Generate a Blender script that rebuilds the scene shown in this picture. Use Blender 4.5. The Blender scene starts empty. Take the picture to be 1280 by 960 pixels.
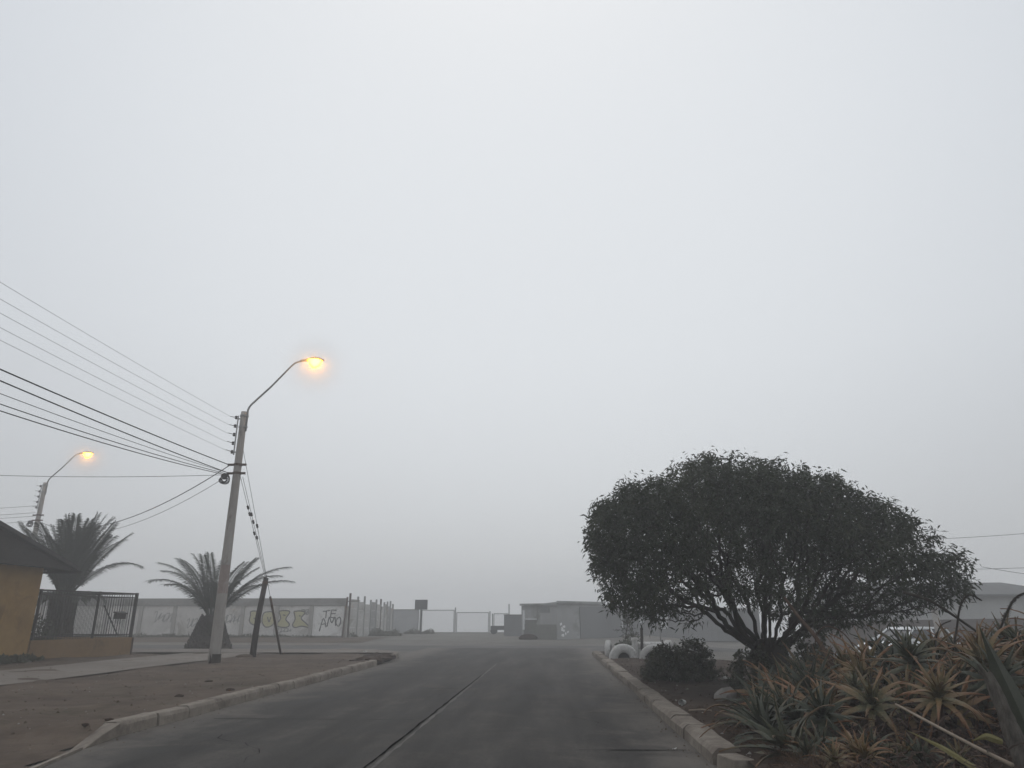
import bpy, math, random
import numpy as np
from mathutils import Vector, Matrix
R = math.radians
rnd = random.Random(7)
nrs = np.random.RandomState(11)
S = bpy.context.scene
COL = S.collection

# ------------------------------------------------------------------ helpers
def smooth(a, b, v):
    t = min(1, max(0, (v - a) / (b - a)))
    return t * t * (3 - 2 * t)

def tag(o, label=None, cat=None, group=None, kind=None):
    if label: o['label'] = label
    if cat: o['category'] = cat
    if group: o['group'] = group
    if kind: o['kind'] = kind
    return o

def empty(name, loc, label, cat, group=None):
    o = bpy.data.objects.new(name, None)
    o.empty_display_size = .2
    COL.objects.link(o)
    o.location = loc
    return tag(o, label, cat, group)

def copy_tree(o, parent=None):
    c = o.copy()
    COL.objects.link(c)
    c.parent = parent
    for ch in [k for k in bpy.data.objects if k.parent == o]:
        copy_tree(ch, c)
    return c

class MB:
    """collects geometry in world coordinates and links it as one mesh object"""
    def __init__(self):
        self.v = []; self.f = []; self.a = []
    def add(self, vs, fs, att=None):
        n = len(self.v)
        self.v.extend([tuple(p) for p in vs])
        self.f.extend([tuple(i + n for i in f) for f in fs])
        self.a.extend(att if att is not None else [0.0] * len(vs))
        return self
    def box(self, c, s, rz=0, rx=0, ry=0, taper=1.0):
        m = Matrix.Rotation(rz, 3, 'Z') @ Matrix.Rotation(ry, 3, 'Y') @ Matrix.Rotation(rx, 3, 'X')
        vs = []
        for z in (-.5, .5):
            k = taper if z > 0 else 1
            for x, y in ((-.5, -.5), (.5, -.5), (.5, .5), (-.5, .5)):
                vs.append(Vector(c) + m @ Vector((x * s[0] * k, y * s[1] * k, z * s[2])))
        return self.add(vs, [(3, 2, 1, 0), (4, 5, 6, 7), (0, 1, 5, 4), (1, 2, 6, 5), (2, 3, 7, 6), (3, 0, 4, 7)])
    def bar(self, a, b, w, h=None):
        """square bar from a to b"""
        a = Vector(a); b = Vector(b); h = h or w
        d = (b - a).normalized()
        up = Vector((0, 0, 1)) if abs(d.z) < .95 else Vector((0, 1, 0))
        s = d.cross(up).normalized(); u = s.cross(d)
        vs = []
        for p in (a, b):
            for x, y in ((-.5, -.5), (.5, -.5), (.5, .5), (-.5, .5)):
                vs.append(p + s * (x * w) + u * (y * h))
        return self.add(vs, [(3, 2, 1, 0), (4, 5, 6, 7), (0, 1, 5, 4), (1, 2, 6, 5), (2, 3, 7, 6), (3, 0, 4, 7)])
    def tube(self, pts, rad, n=8, cap=True, att=None):
        pts = [Vector(p) for p in pts]
        if not hasattr(rad, '__len__'): rad = [rad] * len(pts)
        vs = []; fs = []; at = []
        prev = None
        for i, p in enumerate(pts):
            d = (pts[min(i + 1, len(pts) - 1)] - pts[max(i - 1, 0)]).normalized()
            if prev is None:
                ref = Vector((0, 0, 1)) if abs(d.z) < .9 else Vector((1, 0, 0))
                s = d.cross(ref).normalized()
            else:
                s = (prev - d * prev.dot(d)).normalized()
            prev = s
            u = d.cross(s)
            for k in range(n):
                t = 2 * math.pi * k / n
                vs.append(p + (s * math.cos(t) + u * math.sin(t)) * rad[i])
                at.append(att[i] if att else 0.0)
        for i in range(len(pts) - 1):
            for k in range(n):
                k2 = (k + 1) % n
                fs.append((i * n + k, i * n + k2, (i + 1) * n + k2, (i + 1) * n + k))
        if cap:
            fs.append(tuple(reversed(range(n))))
            fs.append(tuple((len(pts) - 1) * n + k for k in range(n)))
        return self.add(vs, fs, at)
    def prism(self, poly, z0, z1):
        """vertical prism over a ground outline (counter-clockwise); z1 may be one height per corner"""
        n = len(poly)
        zt = z1 if hasattr(z1, '__len__') else [z1] * n
        vs = [(x, y, z0) for x, y in poly] + [(x, y, zt[i]) for i, (x, y) in enumerate(poly)]
        fs = [tuple(reversed(range(n))), tuple(range(n, 2 * n))]
        for i in range(n):
            j = (i + 1) % n
            fs.append((i, j, n + j, n + i))
        return self.add(vs, fs)
    def blob(self, c, r, seed=0, n=2, rough=.25, flat=1.0):
        """an uneven lump (stone, clod)"""
        rr = random.Random(seed)
        import bmesh
        bm = bmesh.new(); bmesh.ops.create_icosphere(bm, subdivisions=n, radius=1)
        k = [Vector((rr.uniform(-1, 1), rr.uniform(-1, 1), rr.uniform(-1, 1))).normalized() for _ in range(6)]
        kv = [rr.uniform(-rough, rough) for _ in range(6)]
        vs = []
        for v in bm.verts:
            q = v.co.normalized(); s = 1
            for a, b in zip(k, kv): s += b * max(0, q.dot(a)) ** 2
            vs.append((c[0] + q.x * s * r[0], c[1] + q.y * s * r[1], c[2] + q.z * s * r[2] * flat))
        self.add(vs, [tuple(x.index for x in f.verts) for f in bm.faces]); bm.free()
        return self
    def build(self, name, mat, parent=None, smooth=False, bevel=0, origin=None):
        me = bpy.data.meshes.new(name)
        if parent is not None: o0 = Vector(parent.matrix_basis.translation) if parent.parent is None else Vector(parent.parent.matrix_basis.translation)
        elif origin is not None: o0 = Vector(origin)
        else:
            a = np.array(self.v); o0 = Vector(((a[:, 0].min() + a[:, 0].max()) / 2, (a[:, 1].min() + a[:, 1].max()) / 2, a[:, 2].min()))
        vv = [(x - o0.x, y - o0.y, z - o0.z) for x, y, z in self.v]
        me.from_pydata(vv, [], self.f)
        if any(self.a):
            at = me.attributes.new('tip', 'FLOAT', 'POINT')
            at.data.foreach_set('value', np.array(self.a, dtype=np.float32))
        me.validate(); me.update()
        if smooth: me.polygons.foreach_set('use_smooth', [True] * len(me.polygons))
        me.materials.append(mat)
        o = bpy.data.objects.new(name, me); COL.objects.link(o)
        if parent is not None: o.parent = parent
        else: o.location = o0
        if bevel:
            b = o.modifiers.new('bevel', 'BEVEL'); b.width = bevel; b.segments = 2; b.limit_method = 'ANGLE'
        return o

# ------------------------------------------------------------------ materials
def nodes(name):
    m = bpy.data.materials.new(name); m.use_nodes = True
    nt = m.node_tree; nt.nodes.clear()
    out = nt.nodes.new('ShaderNodeOutputMaterial'); bs = nt.nodes.new('ShaderNodeBsdfPrincipled')
    nt.links.new(bs.outputs[0], out.inputs[0])
    return m, nt, bs, out
def ramp(nt, src, stops):
    r = nt.nodes.new('ShaderNodeValToRGB')
    el = r.color_ramp.elements
    while len(el) < len(stops): el.new(.5)
    for e, (p, c) in zip(el, stops):
        e.position = p; e.color = (*c, 1) if len(c) == 3 else c
    nt.links.new(src, r.inputs[0]); return r
def noise(nt, co, scale, detail=6, rough=.6, dist=0):
    n = nt.nodes.new('ShaderNodeTexNoise'); n.inputs['Scale'].default_value = scale
    n.inputs['Detail'].default_value = detail; n.inputs['Roughness'].default_value = rough
    n.inputs['Distortion'].default_value = dist
    nt.links.new(co, n.inputs['Vector']); return n
def mixc(nt, fac, a, b, mode='MIX'):
    n = nt.nodes.new('ShaderNodeMix'); n.data_type = 'RGBA'; n.blend_type = mode
    for i, v in ((0, fac), (6, a), (7, b)):
        if isinstance(v, (int, float)): n.inputs[i].default_value = v
        elif isinstance(v, tuple): n.inputs[i].default_value = (*v, 1)
        else: nt.links.new(v, n.inputs[i])
    return n.outputs[2]
def math_(nt, op, a, b=None, clamp=False):
    n = nt.nodes.new('ShaderNodeMath'); n.operation = op; n.use_clamp = clamp
    for i, v in ((0, a), (1, b)):
        if v is None: continue
        if isinstance(v, (int, float)): n.inputs[i].default_value = v
        else: nt.links.new(v, n.inputs[i])
    return n.outputs[0]
def coords(nt, kind='Object', scale=None):
    t = nt.nodes.new('ShaderNodeTexCoord')
    if not scale: return t.outputs[kind]
    mp = nt.nodes.new('ShaderNodeMapping'); mp.inputs['Scale'].default_value = scale
    nt.links.new(t.outputs[kind], mp.inputs[0]); return mp.outputs[0]
def bump(nt, bs, h, strength, dist=.02):
    b = nt.nodes.new('ShaderNodeBump'); b.inputs['Strength'].default_value = strength; b.inputs['Distance'].default_value = dist
    nt.links.new(h, b.inputs['Height']); nt.links.new(b.outputs[0], bs.inputs['Normal'])
def mat(name, c1, c2, scale=4, rough=.9, bm=.3, big=.5, stretch=None, metal=0, stain=None, bdist=.02):
    """two-tone weathered surface: fine and coarse noise, optional stain colour"""
    m, nt, bs, out = nodes(name)
    co = coords(nt, 'Object', stretch)
    n1 = noise(nt, co, scale, 8, .65); n2 = noise(nt, co, scale * .17 + .05, 4, .6)
    f = math_(nt, 'ADD', math_(nt, 'MULTIPLY', n1.outputs[0], 1 - big), math_(nt, 'MULTIPLY', n2.outputs[0], big))
    r = ramp(nt, f, [(.36, c1), (.64, c2)])
    c = r.outputs[0]
    if stain:
        n3 = noise(nt, co, scale * .5, 7, .7, .5)
        k = ramp(nt, n3.outputs[0], [(.53, (0, 0, 0)), (.68, (1, 1, 1))])
        c = mixc(nt, k.outputs[0], c, stain)
    nt.links.new(c, bs.inputs['Base Color'])
    bs.inputs['Roughness'].default_value = rough; bs.inputs['Metallic'].default_value = metal
    bs.inputs['Specular IOR Level'].default_value = 0 if rough >= 1 else .12 if rough >= .9 else .3
    if bm: bump(nt, bs, n1.outputs[0], bm, bdist)
    return m

M = {}
M['concrete'] = mat('pole_concrete', (.24, .222, .205), (.36, .34, .318), 6, .9, .25, stretch=(1, 1, .25), stain=(.12, .105, .09))
M['kerb'] = mat('kerb_concrete', (.12, .10, .083), (.25, .22, .185), 5, .92, .5, stain=(.11, .09, .075))
M['walk'] = mat('sidewalk_concrete', (.13, .112, .096), (.20, .178, .157), 1.6, .92, .3, stain=(.13, .105, .085))
M['dirt'] = mat('dry_dirt', (.052, .038, .029), (.120, .092, .070), 1.6, .97, .8, stain=(.05, .042, .027), bdist=.05)
M['dirt_red'] = mat('dark_soil', (.022, .014, .010), (.05, .033, .023), 2.2, .97, .8, stain=(.075, .056, .043), bdist=.05)
M['ground'] = mat('dusty_ground', (.10, .093, .083), (.16, .15, .136), .8, .95, .4, stain=(.10, .088, .072))
M['stucco'] = mat('orange_stucco', (.19, .115, .04), (.29, .185, .07), 2.2, .93, .6, stain=(.15, .09, .035))
M['stucco_low'] = mat('faded_orange_stucco', (.15, .094, .046), (.21, .135, .066), 3, .93, .4, stain=(.105, .07, .04))
M['roof'] = mat('dark_roof', (.022, .021, .021), (.045, .042, .041), 8, .85, .3)
M['gable'] = mat('dark_boards', (.016, .014, .013), (.032, .028, .026), 6, .85, .3, stretch=(.3, 1, 3))
M['iron'] = mat('black_iron', (.018, .016, .015), (.04, .034, .03), 12, .6, .2)
M['rust'] = mat('rusty_iron', (.045, .028, .02), (.085, .05, .033), 9, .8, .3)
M['wood'] = mat('tarred_wood', (.022, .018, .016), (.05, .042, .036), 7, .9, .5, stretch=(1, 1, .15))
M['steel'] = mat('galvanised_steel', (.2, .2, .2), (.32, .32, .32), 10, .5, .1, metal=.4)
M['wire'] = mat('black_cable', (.012, .012, .012), (.022, .022, .022), 10, .7, 0)
M['thin_wire'] = mat('weathered_wire', (.12, .12, .12), (.2, .2, .2), 10, .6, 0)
M['ceramic'] = mat('brown_ceramic', (.03, .025, .024), (.06, .05, .045), 10, .35, 0)
M['wall_panel'] = mat('painted_wall', (.42, .405, .385), (.60, .58, .555), 1.4, .93, .3, stain=(.30, .28, .25))
M['wall_white'] = mat('whiter_wall', (.62, .61, .59), (.76, .75, .73), 1.6, .93, .3, stain=(.38, .36, .33))
M['wall_band'] = mat('grey_coping', (.19, .185, .175), (.27, .26, .25), 1.2, .93, .3, stain=(.15, .14, .13))
M['pilaster'] = mat('grey_pilaster', (.27, .255, .235), (.37, .355, .335), 2, .93, .3)
M['spray_black'] = mat('black_spray', (.03, .03, .03), (.06, .06, .06), 5, .8, 0)
M['spray_grey'] = mat('faded_spray', (.15, .145, .14), (.24, .235, .225), 5, .8, 0)
M['spray_outline'] = mat('dark_outline_spray', (.07, .065, .06), (.13, .125, .115), 5, .8, 0)
M['spray_yellow'] = mat('yellow_spray', (.38, .35, .19), (.47, .45, .29), 3, .8, 0)
M['spray_white'] = mat('white_spray', (.7, .7, .69), (.8, .8, .79), 5, .8, 0)
M['fence_panel'] = mat('precast_panel', (.33, .32, .305), (.46, .45, .43), 1.5, .93, .3, stain=(.24, .225, .2))
M['fence_dark'] = mat('grey_precast_panel', (.22, .218, .212), (.30, .297, .29), 1.5, .93, .3)
M['sheet'] = mat('shade_sheet', (.34, .342, .345), (.42, .423, .425), 1, .9, .1)
M['sign'] = mat('sign_back', (.05, .05, .05), (.085, .085, .085), 4, .7, .1)
M['shed'] = mat('shed_render', (.27, .27, .265), (.36, .36, .355), 1.2, .93, .2, stain=(.17, .165, .15))
M['shed_dark'] = mat('shed_metal', (.16, .16, .163), (.21, .21, .212), .9, .85, .2, stretch=(1, 1, .2))
M['shed_low'] = mat('shed_dado', (.15, .148, .135), (.20, .197, .18), 1.6, .93, .2)
M['pale'] = mat('pale_panel', (.55, .56, .56), (.68, .69, .69), 2, .7, .05)
M['brown_wall'] = mat('brown_wall', (.085, .07, .064), (.13, .11, .10), 1.5, .93, .3, stain=(.075, .062, .056))
M['red_gate'] = mat('red_gate_paint', (.16, .065, .045), (.22, .09, .06), 4, .7, .1)
M['house_wall'] = mat('grey_house', (.30, .30, .295), (.38, .38, .37), 1.2, .93, .2)
M['far_roof'] = mat('grey_roof', (.11, .11, .11), (.15, .15, .15), 2, .9, .2, stretch=(6, 1, 1))
M['tyre_white'] = mat('white_painted_tyre', (.30, .295, .28), (.52, .51, .495), 5, .8, .5, stain=(.11, .10, .09))
M['rubber'] = mat('black_rubber', (.012, .012, .012), (.025, .024, .023), 8, .75, .2)
M['car'] = mat('white_car_paint', (.68, .69, .7), (.74, .75, .76), 2, .28, 0)
M['rock'] = mat('grey_rock', (.13, .12, .11), (.26, .245, .23), 6, .9, .6)
M['litter'] = mat('white_litter', (.45, .45, .44), (.66, .65, .63), 14, .6, .2)
M['bark'] = mat('dark_bark', (.018, .015, .013), (.048, .04, .035), 9, .95, .8, stretch=(1, 1, .35))
M['log'] = mat('grey_bark', (.03, .026, .022), (.15, .135, .115), 22, .95, 1.0, stretch=(1, 1, .3), stain=(.07, .055, .045))
M['palm_trunk'] = mat('palm_trunk', (.022, .018, .015), (.06, .05, .042), 7, .95, 1.0, bdist=.08)
M['dry_stalk'] = mat('dry_stalk', (.17, .135, .10), (.30, .25, .20), 8, .9, .3)
M['dark_stalk'] = mat('dark_stalk', (.02, .017, .014), (.045, .038, .032), 10, .9, .3)
M['red_stem'] = mat('brown_stem', (.055, .035, .027), (.11, .075, .058), 10, .9, .4)
M['poster'] = mat('faded_red_paint', (.20, .152, .135), (.28, .235, .215), 7, .9, .2, stain=(.31, .285, .265))

def glassmat():
    m, nt, bs, out = nodes('dark_glass')
    n = noise(nt, coords(nt), 3, 2)
    r = ramp(nt, n.outputs[0], [(.3, (.015, .017, .02)), (.7, (.03, .033, .036))])
    nt.links.new(r.outputs[0], bs.inputs['Base Color']); bs.inputs['Roughness'].default_value = .08
    return m
M['glass'] = glassmat()

def leafmat(name, cols, transl=.25, rough=.55, scale=1.2, tip=None, per_object=0):
    """leaf surface: colours vary from clump to clump; 'tip' tints along each leaf"""
    m, nt, bs, out = nodes(name)
    co = coords(nt)
    n1 = noise(nt, co, scale, 5, .7); n2 = noise(nt, co, scale * 12, 2)
    f = math_(nt, 'ADD', math_(nt, 'MULTIPLY', n1.outputs[0], .6), math_(nt, 'MULTIPLY', n2.outputs[0], .4))
    if per_object:
        oi = nt.nodes.new('ShaderNodeObjectInfo')
        f = math_(nt, 'ADD', f, math_(nt, 'MULTIPLY', math_(nt, 'SUBTRACT', oi.outputs['Random'], .5), per_object))
    k = len(cols)
    c = ramp(nt, f, [(.32 + .36 * i / (k - 1), q) for i, q in enumerate(cols)]).outputs[0]
    if tip:
        a = nt.nodes.new('ShaderNodeAttribute'); a.attribute_name = 'tip'
        t = math_(nt, 'ADD', a.outputs['Fac'], math_(nt, 'MULTIPLY', math_(nt, 'SUBTRACT', n1.outputs[0], .5), 1.2))
        if per_object: t = math_(nt, 'ADD', t, math_(nt, 'MULTIPLY', math_(nt, 'SUBTRACT', oi.outputs['Random'], .5), .7))
        kk = ramp(nt, t, [(.35, (0, 0, 0)), (1.0, (1, 1, 1))])
        c = mixc(nt, kk.outputs[0], c, tip)
    nt.links.new(c, bs.inputs['Base Color']); bs.inputs['Roughness'].default_value = rough
    bs.inputs['Specular IOR Level'].default_value = .3
    tr = nt.nodes.new('ShaderNodeBsdfTranslucent'); nt.links.new(c, tr.inputs[0])
    mx = nt.nodes.new('ShaderNodeMixShader'); mx.inputs[0].default_value = transl
    nt.links.new(bs.outputs[0], mx.inputs[1]); nt.links.new(tr.outputs[0], mx.inputs[2]); nt.links.new(mx.outputs[0], out.inputs[0])
    return m
M['tree_leaf'] = leafmat('tree_leaf', [(.015, .021, .011), (.030, .039, .020), (.060, .064, .034)], .22, scale=.9)
M['shrub_leaf'] = leafmat('shrub_leaf', [(.022, .026, .015), (.042, .048, .026), (.07, .07, .04)], .2, scale=3)
M['palm_leaf'] = leafmat('palm_leaf', [(.022, .028, .018), (.04, .047, .03)], .15, scale=2)
M['weed_leaf'] = leafmat('weed_leaf', [(.05, .05, .03), (.09, .085, .055)], .15, scale=3)
M['aloe'] = leafmat('aloe_leaf', [(.022, .027, .014), (.055, .058, .03), (.15, .125, .055)], .06, .5, 4, tip=(.15, .066, .027), per_object=.5)
M['aloe_dry'] = leafmat('aloe_dry_leaf', [(.014, .008, .006), (.036, .02, .014), (.10, .062, .042)], .1, .85, 5)
M['dry_grass'] = leafmat('dry_grass', [(.03, .016, .01), (.075, .042, .024), (.14, .085, .05)], .15, .8, 3)
M['agave'] = leafmat('agave_leaf', [(.025, .03, .018), (.045, .05, .03)], .05, .5, 4)
M['yellow_leaf'] = leafmat('yellow_leaf', [(.10, .09, .028), (.17, .145, .05)], .1, .6, 6)

def asphalt():
    m, nt, bs, out = nodes('asphalt')
    co = coords(nt)
    n1 = noise(nt, co, 34, 6, .75); n2 = noise(nt, co, .9, 9, .68, .6)
    st = noise(nt, coords(nt, 'Object', (1, .12, 1)), 1.6, 5, .6)
    f = math_(nt, 'ADD', math_(nt, 'MULTIPLY', n1.outputs[0], .22), math_(nt, 'ADD', math_(nt, 'MULTIPLY', n2.outputs[0], .45), math_(nt, 'MULTIPLY', st.outputs[0], .33)))
    c = ramp(nt, f, [(.40, (.022, .0198, .0184)), (.5, (.043, .039, .0357)), (.59, (.078, .070, .063))]).outputs[0]
    # grey dust lying along the kerbs and beyond the end of the road
    sx = nt.nodes.new('ShaderNodeSeparateXYZ'); nt.links.new(co, sx.inputs[0])
    d = math_(nt, 'ABSOLUTE', sx.outputs[0])
    d = math_(nt, 'ADD', d, math_(nt, 'MULTIPLY', math_(nt, 'SUBTRACT', n2.outputs[0], .5), 2.6))
    e = nt.nodes.new('ShaderNodeMapRange'); e.interpolation_type = 'SMOOTHSTEP'
    e.inputs['From Min'].default_value = 2.7; e.inputs['From Max'].default_value = 4.1
    nt.links.new(d, e.inputs['Value'])
    c = mixc(nt, math_(nt, 'MULTIPLY', e.outputs[0], .8), c, (.135, .12, .104))
    nt.links.new(c, bs.inputs['Base Color'])
    rr = ramp(nt, n2.outputs[0], [(.35, (.72, .72, .72)), (.65, (.95, .95, .95))])
    nt.links.new(rr.outputs[0], bs.inputs['Roughness']); bs.inputs['Specular IOR Level'].default_value = .12
    bump(nt, bs, n1.outputs[0], .35, .008)
    return m
M['asphalt'] = asphalt()
M['asphalt_far'] = mat('worn_asphalt', (.06, .058, .056), (.11, .105, .1), .7, .9, .2, stain=(.14, .128, .115))
M['tar'] = mat('tar_joint', (.004, .004, .004), (.008, .008, .008), 6, 1.0, .2)
M['joint_grey'] = mat('joint_edge', (.085, .08, .074), (.14, .13, .12), 8, .9, .2)
M['patch'] = mat('dark_patch', (.026, .026, .027), (.042, .041, .041), 3, .9, .3)

def lampmat(name, col, k):
    m, nt, bs, out = nodes(name)
    bs.inputs['Base Color'].default_value = (.8, .7, .5, 1)
    lw = nt.nodes.new('ShaderNodeLayerWeight'); lw.inputs[0].default_value = .35
    r = ramp(nt, lw.outputs['Facing'], [(0, (1, .52, .034)), (.25, (1, .40, .012)), (.7, (1, .25, .006)), (1, col)])
    nt.links.new(r.outputs[0], bs.inputs['Emission Color']); bs.inputs['Emission Strength'].default_value = k
    return m
M['lamp'] = lampmat('sodium_lens', (1, .20, .006), 24)

# ------------------------------------------------------------------ the ground
def tz(x, y):
    z = -.15
    z += .15 * smooth(43, 54, y) * (1 - smooth(9, 12, x))
    z -= .30 * smooth(8.8, 11.5, x)
    z -= 9.0 * smooth(74, 150, y) ** .8
    return z
def sheet(name, xs, ys, zf, mt, label=None, kind='structure', mask=None, skirt=0):
    b = MB(); nx, ny = len(xs), len(ys)
    vs = [(x, y, zf(x, y)) for y in ys for x in xs]
    fs = []
    for j in range(ny - 1):
        for i in range(nx - 1):
            if mask is None or mask((xs[i] + xs[i + 1]) / 2, (ys[j] + ys[j + 1]) / 2):
                fs.append((j * nx + i, j * nx + i + 1, (j + 1) * nx + i + 1, (j + 1) * nx + i))
    b.add(vs, fs)
    o = b.build(name, mt, smooth=True, origin=(0, 0, 0))
    o['kind'] = kind
    return o
lin = lambda a, b, n: [a + (b - a) * i / (n - 1) for i in range(n)]
sheet('ground', [-700, -300, -120] + lin(-70, 60, 66) + [120, 300, 700], [-60, -20] + lin(-5, 95, 51) + [102, 110, 120, 135, 150, 200, 320, 460], tz, M['ground'])
# the road: x from -5.9 to 1.75, flared where it meets the cross street
road = sheet('road', lin(-6.6, 1.9, 18), lin(-20, 40, 61), lambda x, y: -.13, M['asphalt'])
road.location.x = -2.05
for v in road.data.vertices: v.co.x += 2.05
sheet('cross_street', lin(-70, 60, 66), lin(36.4, 43.4, 5), lambda x, y: tz(x, y) + .014, M['asphalt_far'])

def dirt_z(x, y, amp=.03):
    return amp * (math.sin(x * 1.7 + .6 * math.sin(y * 1.1)) * math.sin(y * 1.3 + x * .4) + .5 * math.sin(x * 4.1 + y * 2.3) * math.sin(y * 3.7 - x))
# left verge (dry dirt) with rounded corner at the cross street
def lcorner(x, y):      # inside of the kerb line
    if y < 9.9: return x < -5.36 - (y - 7.2) * .22
    if y < 29.3: return x < -6.1
    return (x < -9.3 and y < 33.6) or ((x + 9.3) ** 2 / 10.0 + (y - 29.3) ** 2 / 18.5 < 1)
xs = [-90, -60, -45, -36, -30] + lin(-27, -4.8, 102)
ys = [-25, -10, 0] + lin(4, 33.6, 100)
def lz(x, y):
    return .008 + dirt_z(x, y) * (1 - smooth(-7.2, -6.3, x)) - .118 * smooth(-9.5, -6.2, x) * (1 - smooth(9.6, 10.6, y))
sheet('left_verge', xs, ys, lz, M['dirt'], mask=lcorner)
# sidewalks
sheet('sidewalk', lin(-15.0, -11.7, 8), [-25, -10, 0] + lin(5, 30.2, 30), lambda x, y: .036 + .008 * math.sin(y * .9 + x), M['walk'])
def cw(x, y): return lcorner(x, y) and y > 30.1
sheet('corner_sidewalk', [-90, -60, -40] + lin(-30, -6.1, 60), lin(30.2, 33.6, 18), lambda x, y: .058, M['walk'], mask=cw)
# dusty strip on the far side of the cross street and dirt foot of the graffiti wall
sheet('far_path', lin(-70, -13, 30), lin(43.4, 45.4, 3), lambda x, y: tz(x, y) + .03, M['walk'])
sheet('wall_verge', lin(-70, -12, 40), lin(46.6, 54.2, 9), lambda x, y: tz(x, y) + .03 + .5 * dirt_z(x, y), M['dirt'])
# median on the right
def med(x, y):
    lim = 9.0 if y < 20 else 9.0 - (y - 20) * .46
    return x < lim and y < 33.2
def mz(x, y):
    h = .55 * smooth(2.6, 5.0, x) * smooth(15.2, 11.5, y) * (1 - smooth(6.5, 9, x))
    return .005 + dirt_z(x, y, .022) * smooth(1.95, 2.6, x) + .0 * h
sheet('median', lin(1.98, 9, 72), [-8, 0] + lin(4, 33.2, 140), mz, M['dirt_red'], mask=med)

# kerbs: rows of uneven blocks
def kerb(name, path, bl, w, top, bot, gap=.012, skip=(), slope=.03, seed=1):
    rr = random.Random(seed); b = MB()
    P = [Vector((x, y, 0)) for x, y in path]
    L = [0]
    for a, c in zip(P, P[1:]): L.append(L[-1] + (c - a).length)
    def at(s):
        for i in range(len(P) - 1):
            if s <= L[i + 1] or i == len(P) - 2:
                t = (s - L[i]) / (L[i + 1] - L[i]); return P[i].lerp(P[i + 1], t)
    s = 0; k = 0
    while s < L[-1] - .2:
        ln = bl * rr.uniform(.8, 1.15); e = min(s + ln, L[-1])
        if k not in skip:
            a, c = at(s + gap), at(e - gap); d = (c - a).normalized(); n = Vector((-d.y, d.x, 0))
            dz = [rr.uniform(-.014, .012) for _ in range(2)]; dn = rr.uniform(-.015, .015)
            sec = [(0, bot), (.008, top - .055), (slope, top - .012), (slope + .03, top), (w - .02, top), (w, top - .02), (w, bot)]
            vs = []; m_ = 5
            for q in range(m_):
                t = q / (m_ - 1); p = a.lerp(c, t)
                for (o, z) in sec:
                    jj = rr.uniform(-.005, .005)
                    vs.append((p.x + n.x * (o + dn + jj), p.y + n.y * (o + dn + jj), z + (dz[0] * (1 - t) + dz[1] * t + rr.uniform(-.004, .004) if z > bot else 0)))
            ns = len(sec); fs = []
            for q in range(m_ - 1):
                for i in range(ns - 1): fs.append((q * ns + i, q * ns + i + 1, (q + 1) * ns + i + 1, (q + 1) * ns + i))
            fs += [tuple(reversed(range(ns))), tuple((m_ - 1) * ns + i for i in range(ns))]
            b.add(vs, [tuple(reversed(f)) for f in fs])
        s = e; k += 1
    o = b.build(name, M['kerb'], origin=(0, 0, 0)); o['kind'] = 'structure'
    return o
kerb('right_kerb', [(1.72, 33.2), (1.74, 20), (1.70, 8.75)][::-1], 1.0, .32, .035, -.16, seed=3, slope=.05).scale = (1, 1, 1)
for v in bpy.data.objects['right_kerb'].data.vertices: v.co.x = 1.71 + abs(1.71 - v.co.x) if v.co.x < 1.71 else v.co.x
kerb('left_kerb', [(-5.88, 10.3), (-5.87, 25.2)], 1.0, .24, .045, -.16, seed=5)
arc = [(-9.3 + 3.2 * math.cos(t), 29.3 + 4.3 * math.sin(t)) for t in lin(0, math.pi / 2, 9)]
kerb('corner_kerb', [(-6.1, 28.6)] + arc + [(-30, 33.65), (-60, 33.7)], 1.2, .2, .05, -.16, seed=6)
# broken sloping nose of the left kerb and the flush edging before it
b = MB()
b.add([(-5.74, 9.3, -.14), (-5.88, 10.28, -.14), (-5.86, 10.28, .04), (-5.80, 9.75, -.04), (-5.86, 9.25, -.13), (-6.08, 10.28, -.14), (-6.08, 10.28, .04)],
      [(0, 3, 2, 1), (3, 4, 6, 2), (0, 4, 3), (1, 2, 6, 5), (4, 5, 6), (0, 1, 5, 4)])
b.bar((-5.3, 7.2, -.125), (-5.76, 9.3, -.125), .05, .05)
b.build('left_kerb_nose', M['kerb'])['kind'] = 'structure'
b = MB(); b.box((1.90, 8.42, -.07), (.26, .42, .17), rz=.25, taper=.9); b.box((1.98, 7.75, -.10), (.3, .7, .14), rz=.1, taper=.92)
b.build('broken_right_kerb', M['kerb'], bevel=.012)['kind'] = 'structure'

# centre joint of the road, patches and cross joints
def strip(name, pts, w, z, mt, seed=0, wob=.012):
    rr = random.Random(seed); vs = []; fs = []
    P = [Vector((x, y, 0)) for x, y in pts]; Q = []
    for a, c in zip(P, P[1:]):
        n = max(2, int((c - a).length / .25))
        Q += [a.lerp(c, i / n) for i in range(n)]
    Q.append(P[-1])
    for i, p in enumerate(Q):
        d = (Q[min(i + 1, len(Q) - 1)] - Q[max(i - 1, 0)]).normalized(); n = Vector((-d.y, d.x, 0))
        for s in (-1, 1):
            q = p + n * (s * w * .5 * rr.uniform(.7, 1.2) + rr.uniform(-wob, wob)); vs.append((q.x, q.y, z))
    for i in range(len(Q) - 1): fs.append((2 * i, 2 * i + 1, 2 * i + 3, 2 * i + 2))
    b = MB(); b.add(vs, fs); o = b.build(name, mt, origin=(0, 0, 0)); o['kind'] = 'structure'; return o
strip('road_joint_edge', [(-1.945, 2), (-1.96, 26.5)], .05, -.126, M['joint_grey'], 1, .02)
strip('road_joint_tar', [(-1.99, 2), (-2.03, 9), (-2.0, 17.5), (-1.98, 21)], .034, -.122, M['tar'], 2)
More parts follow.
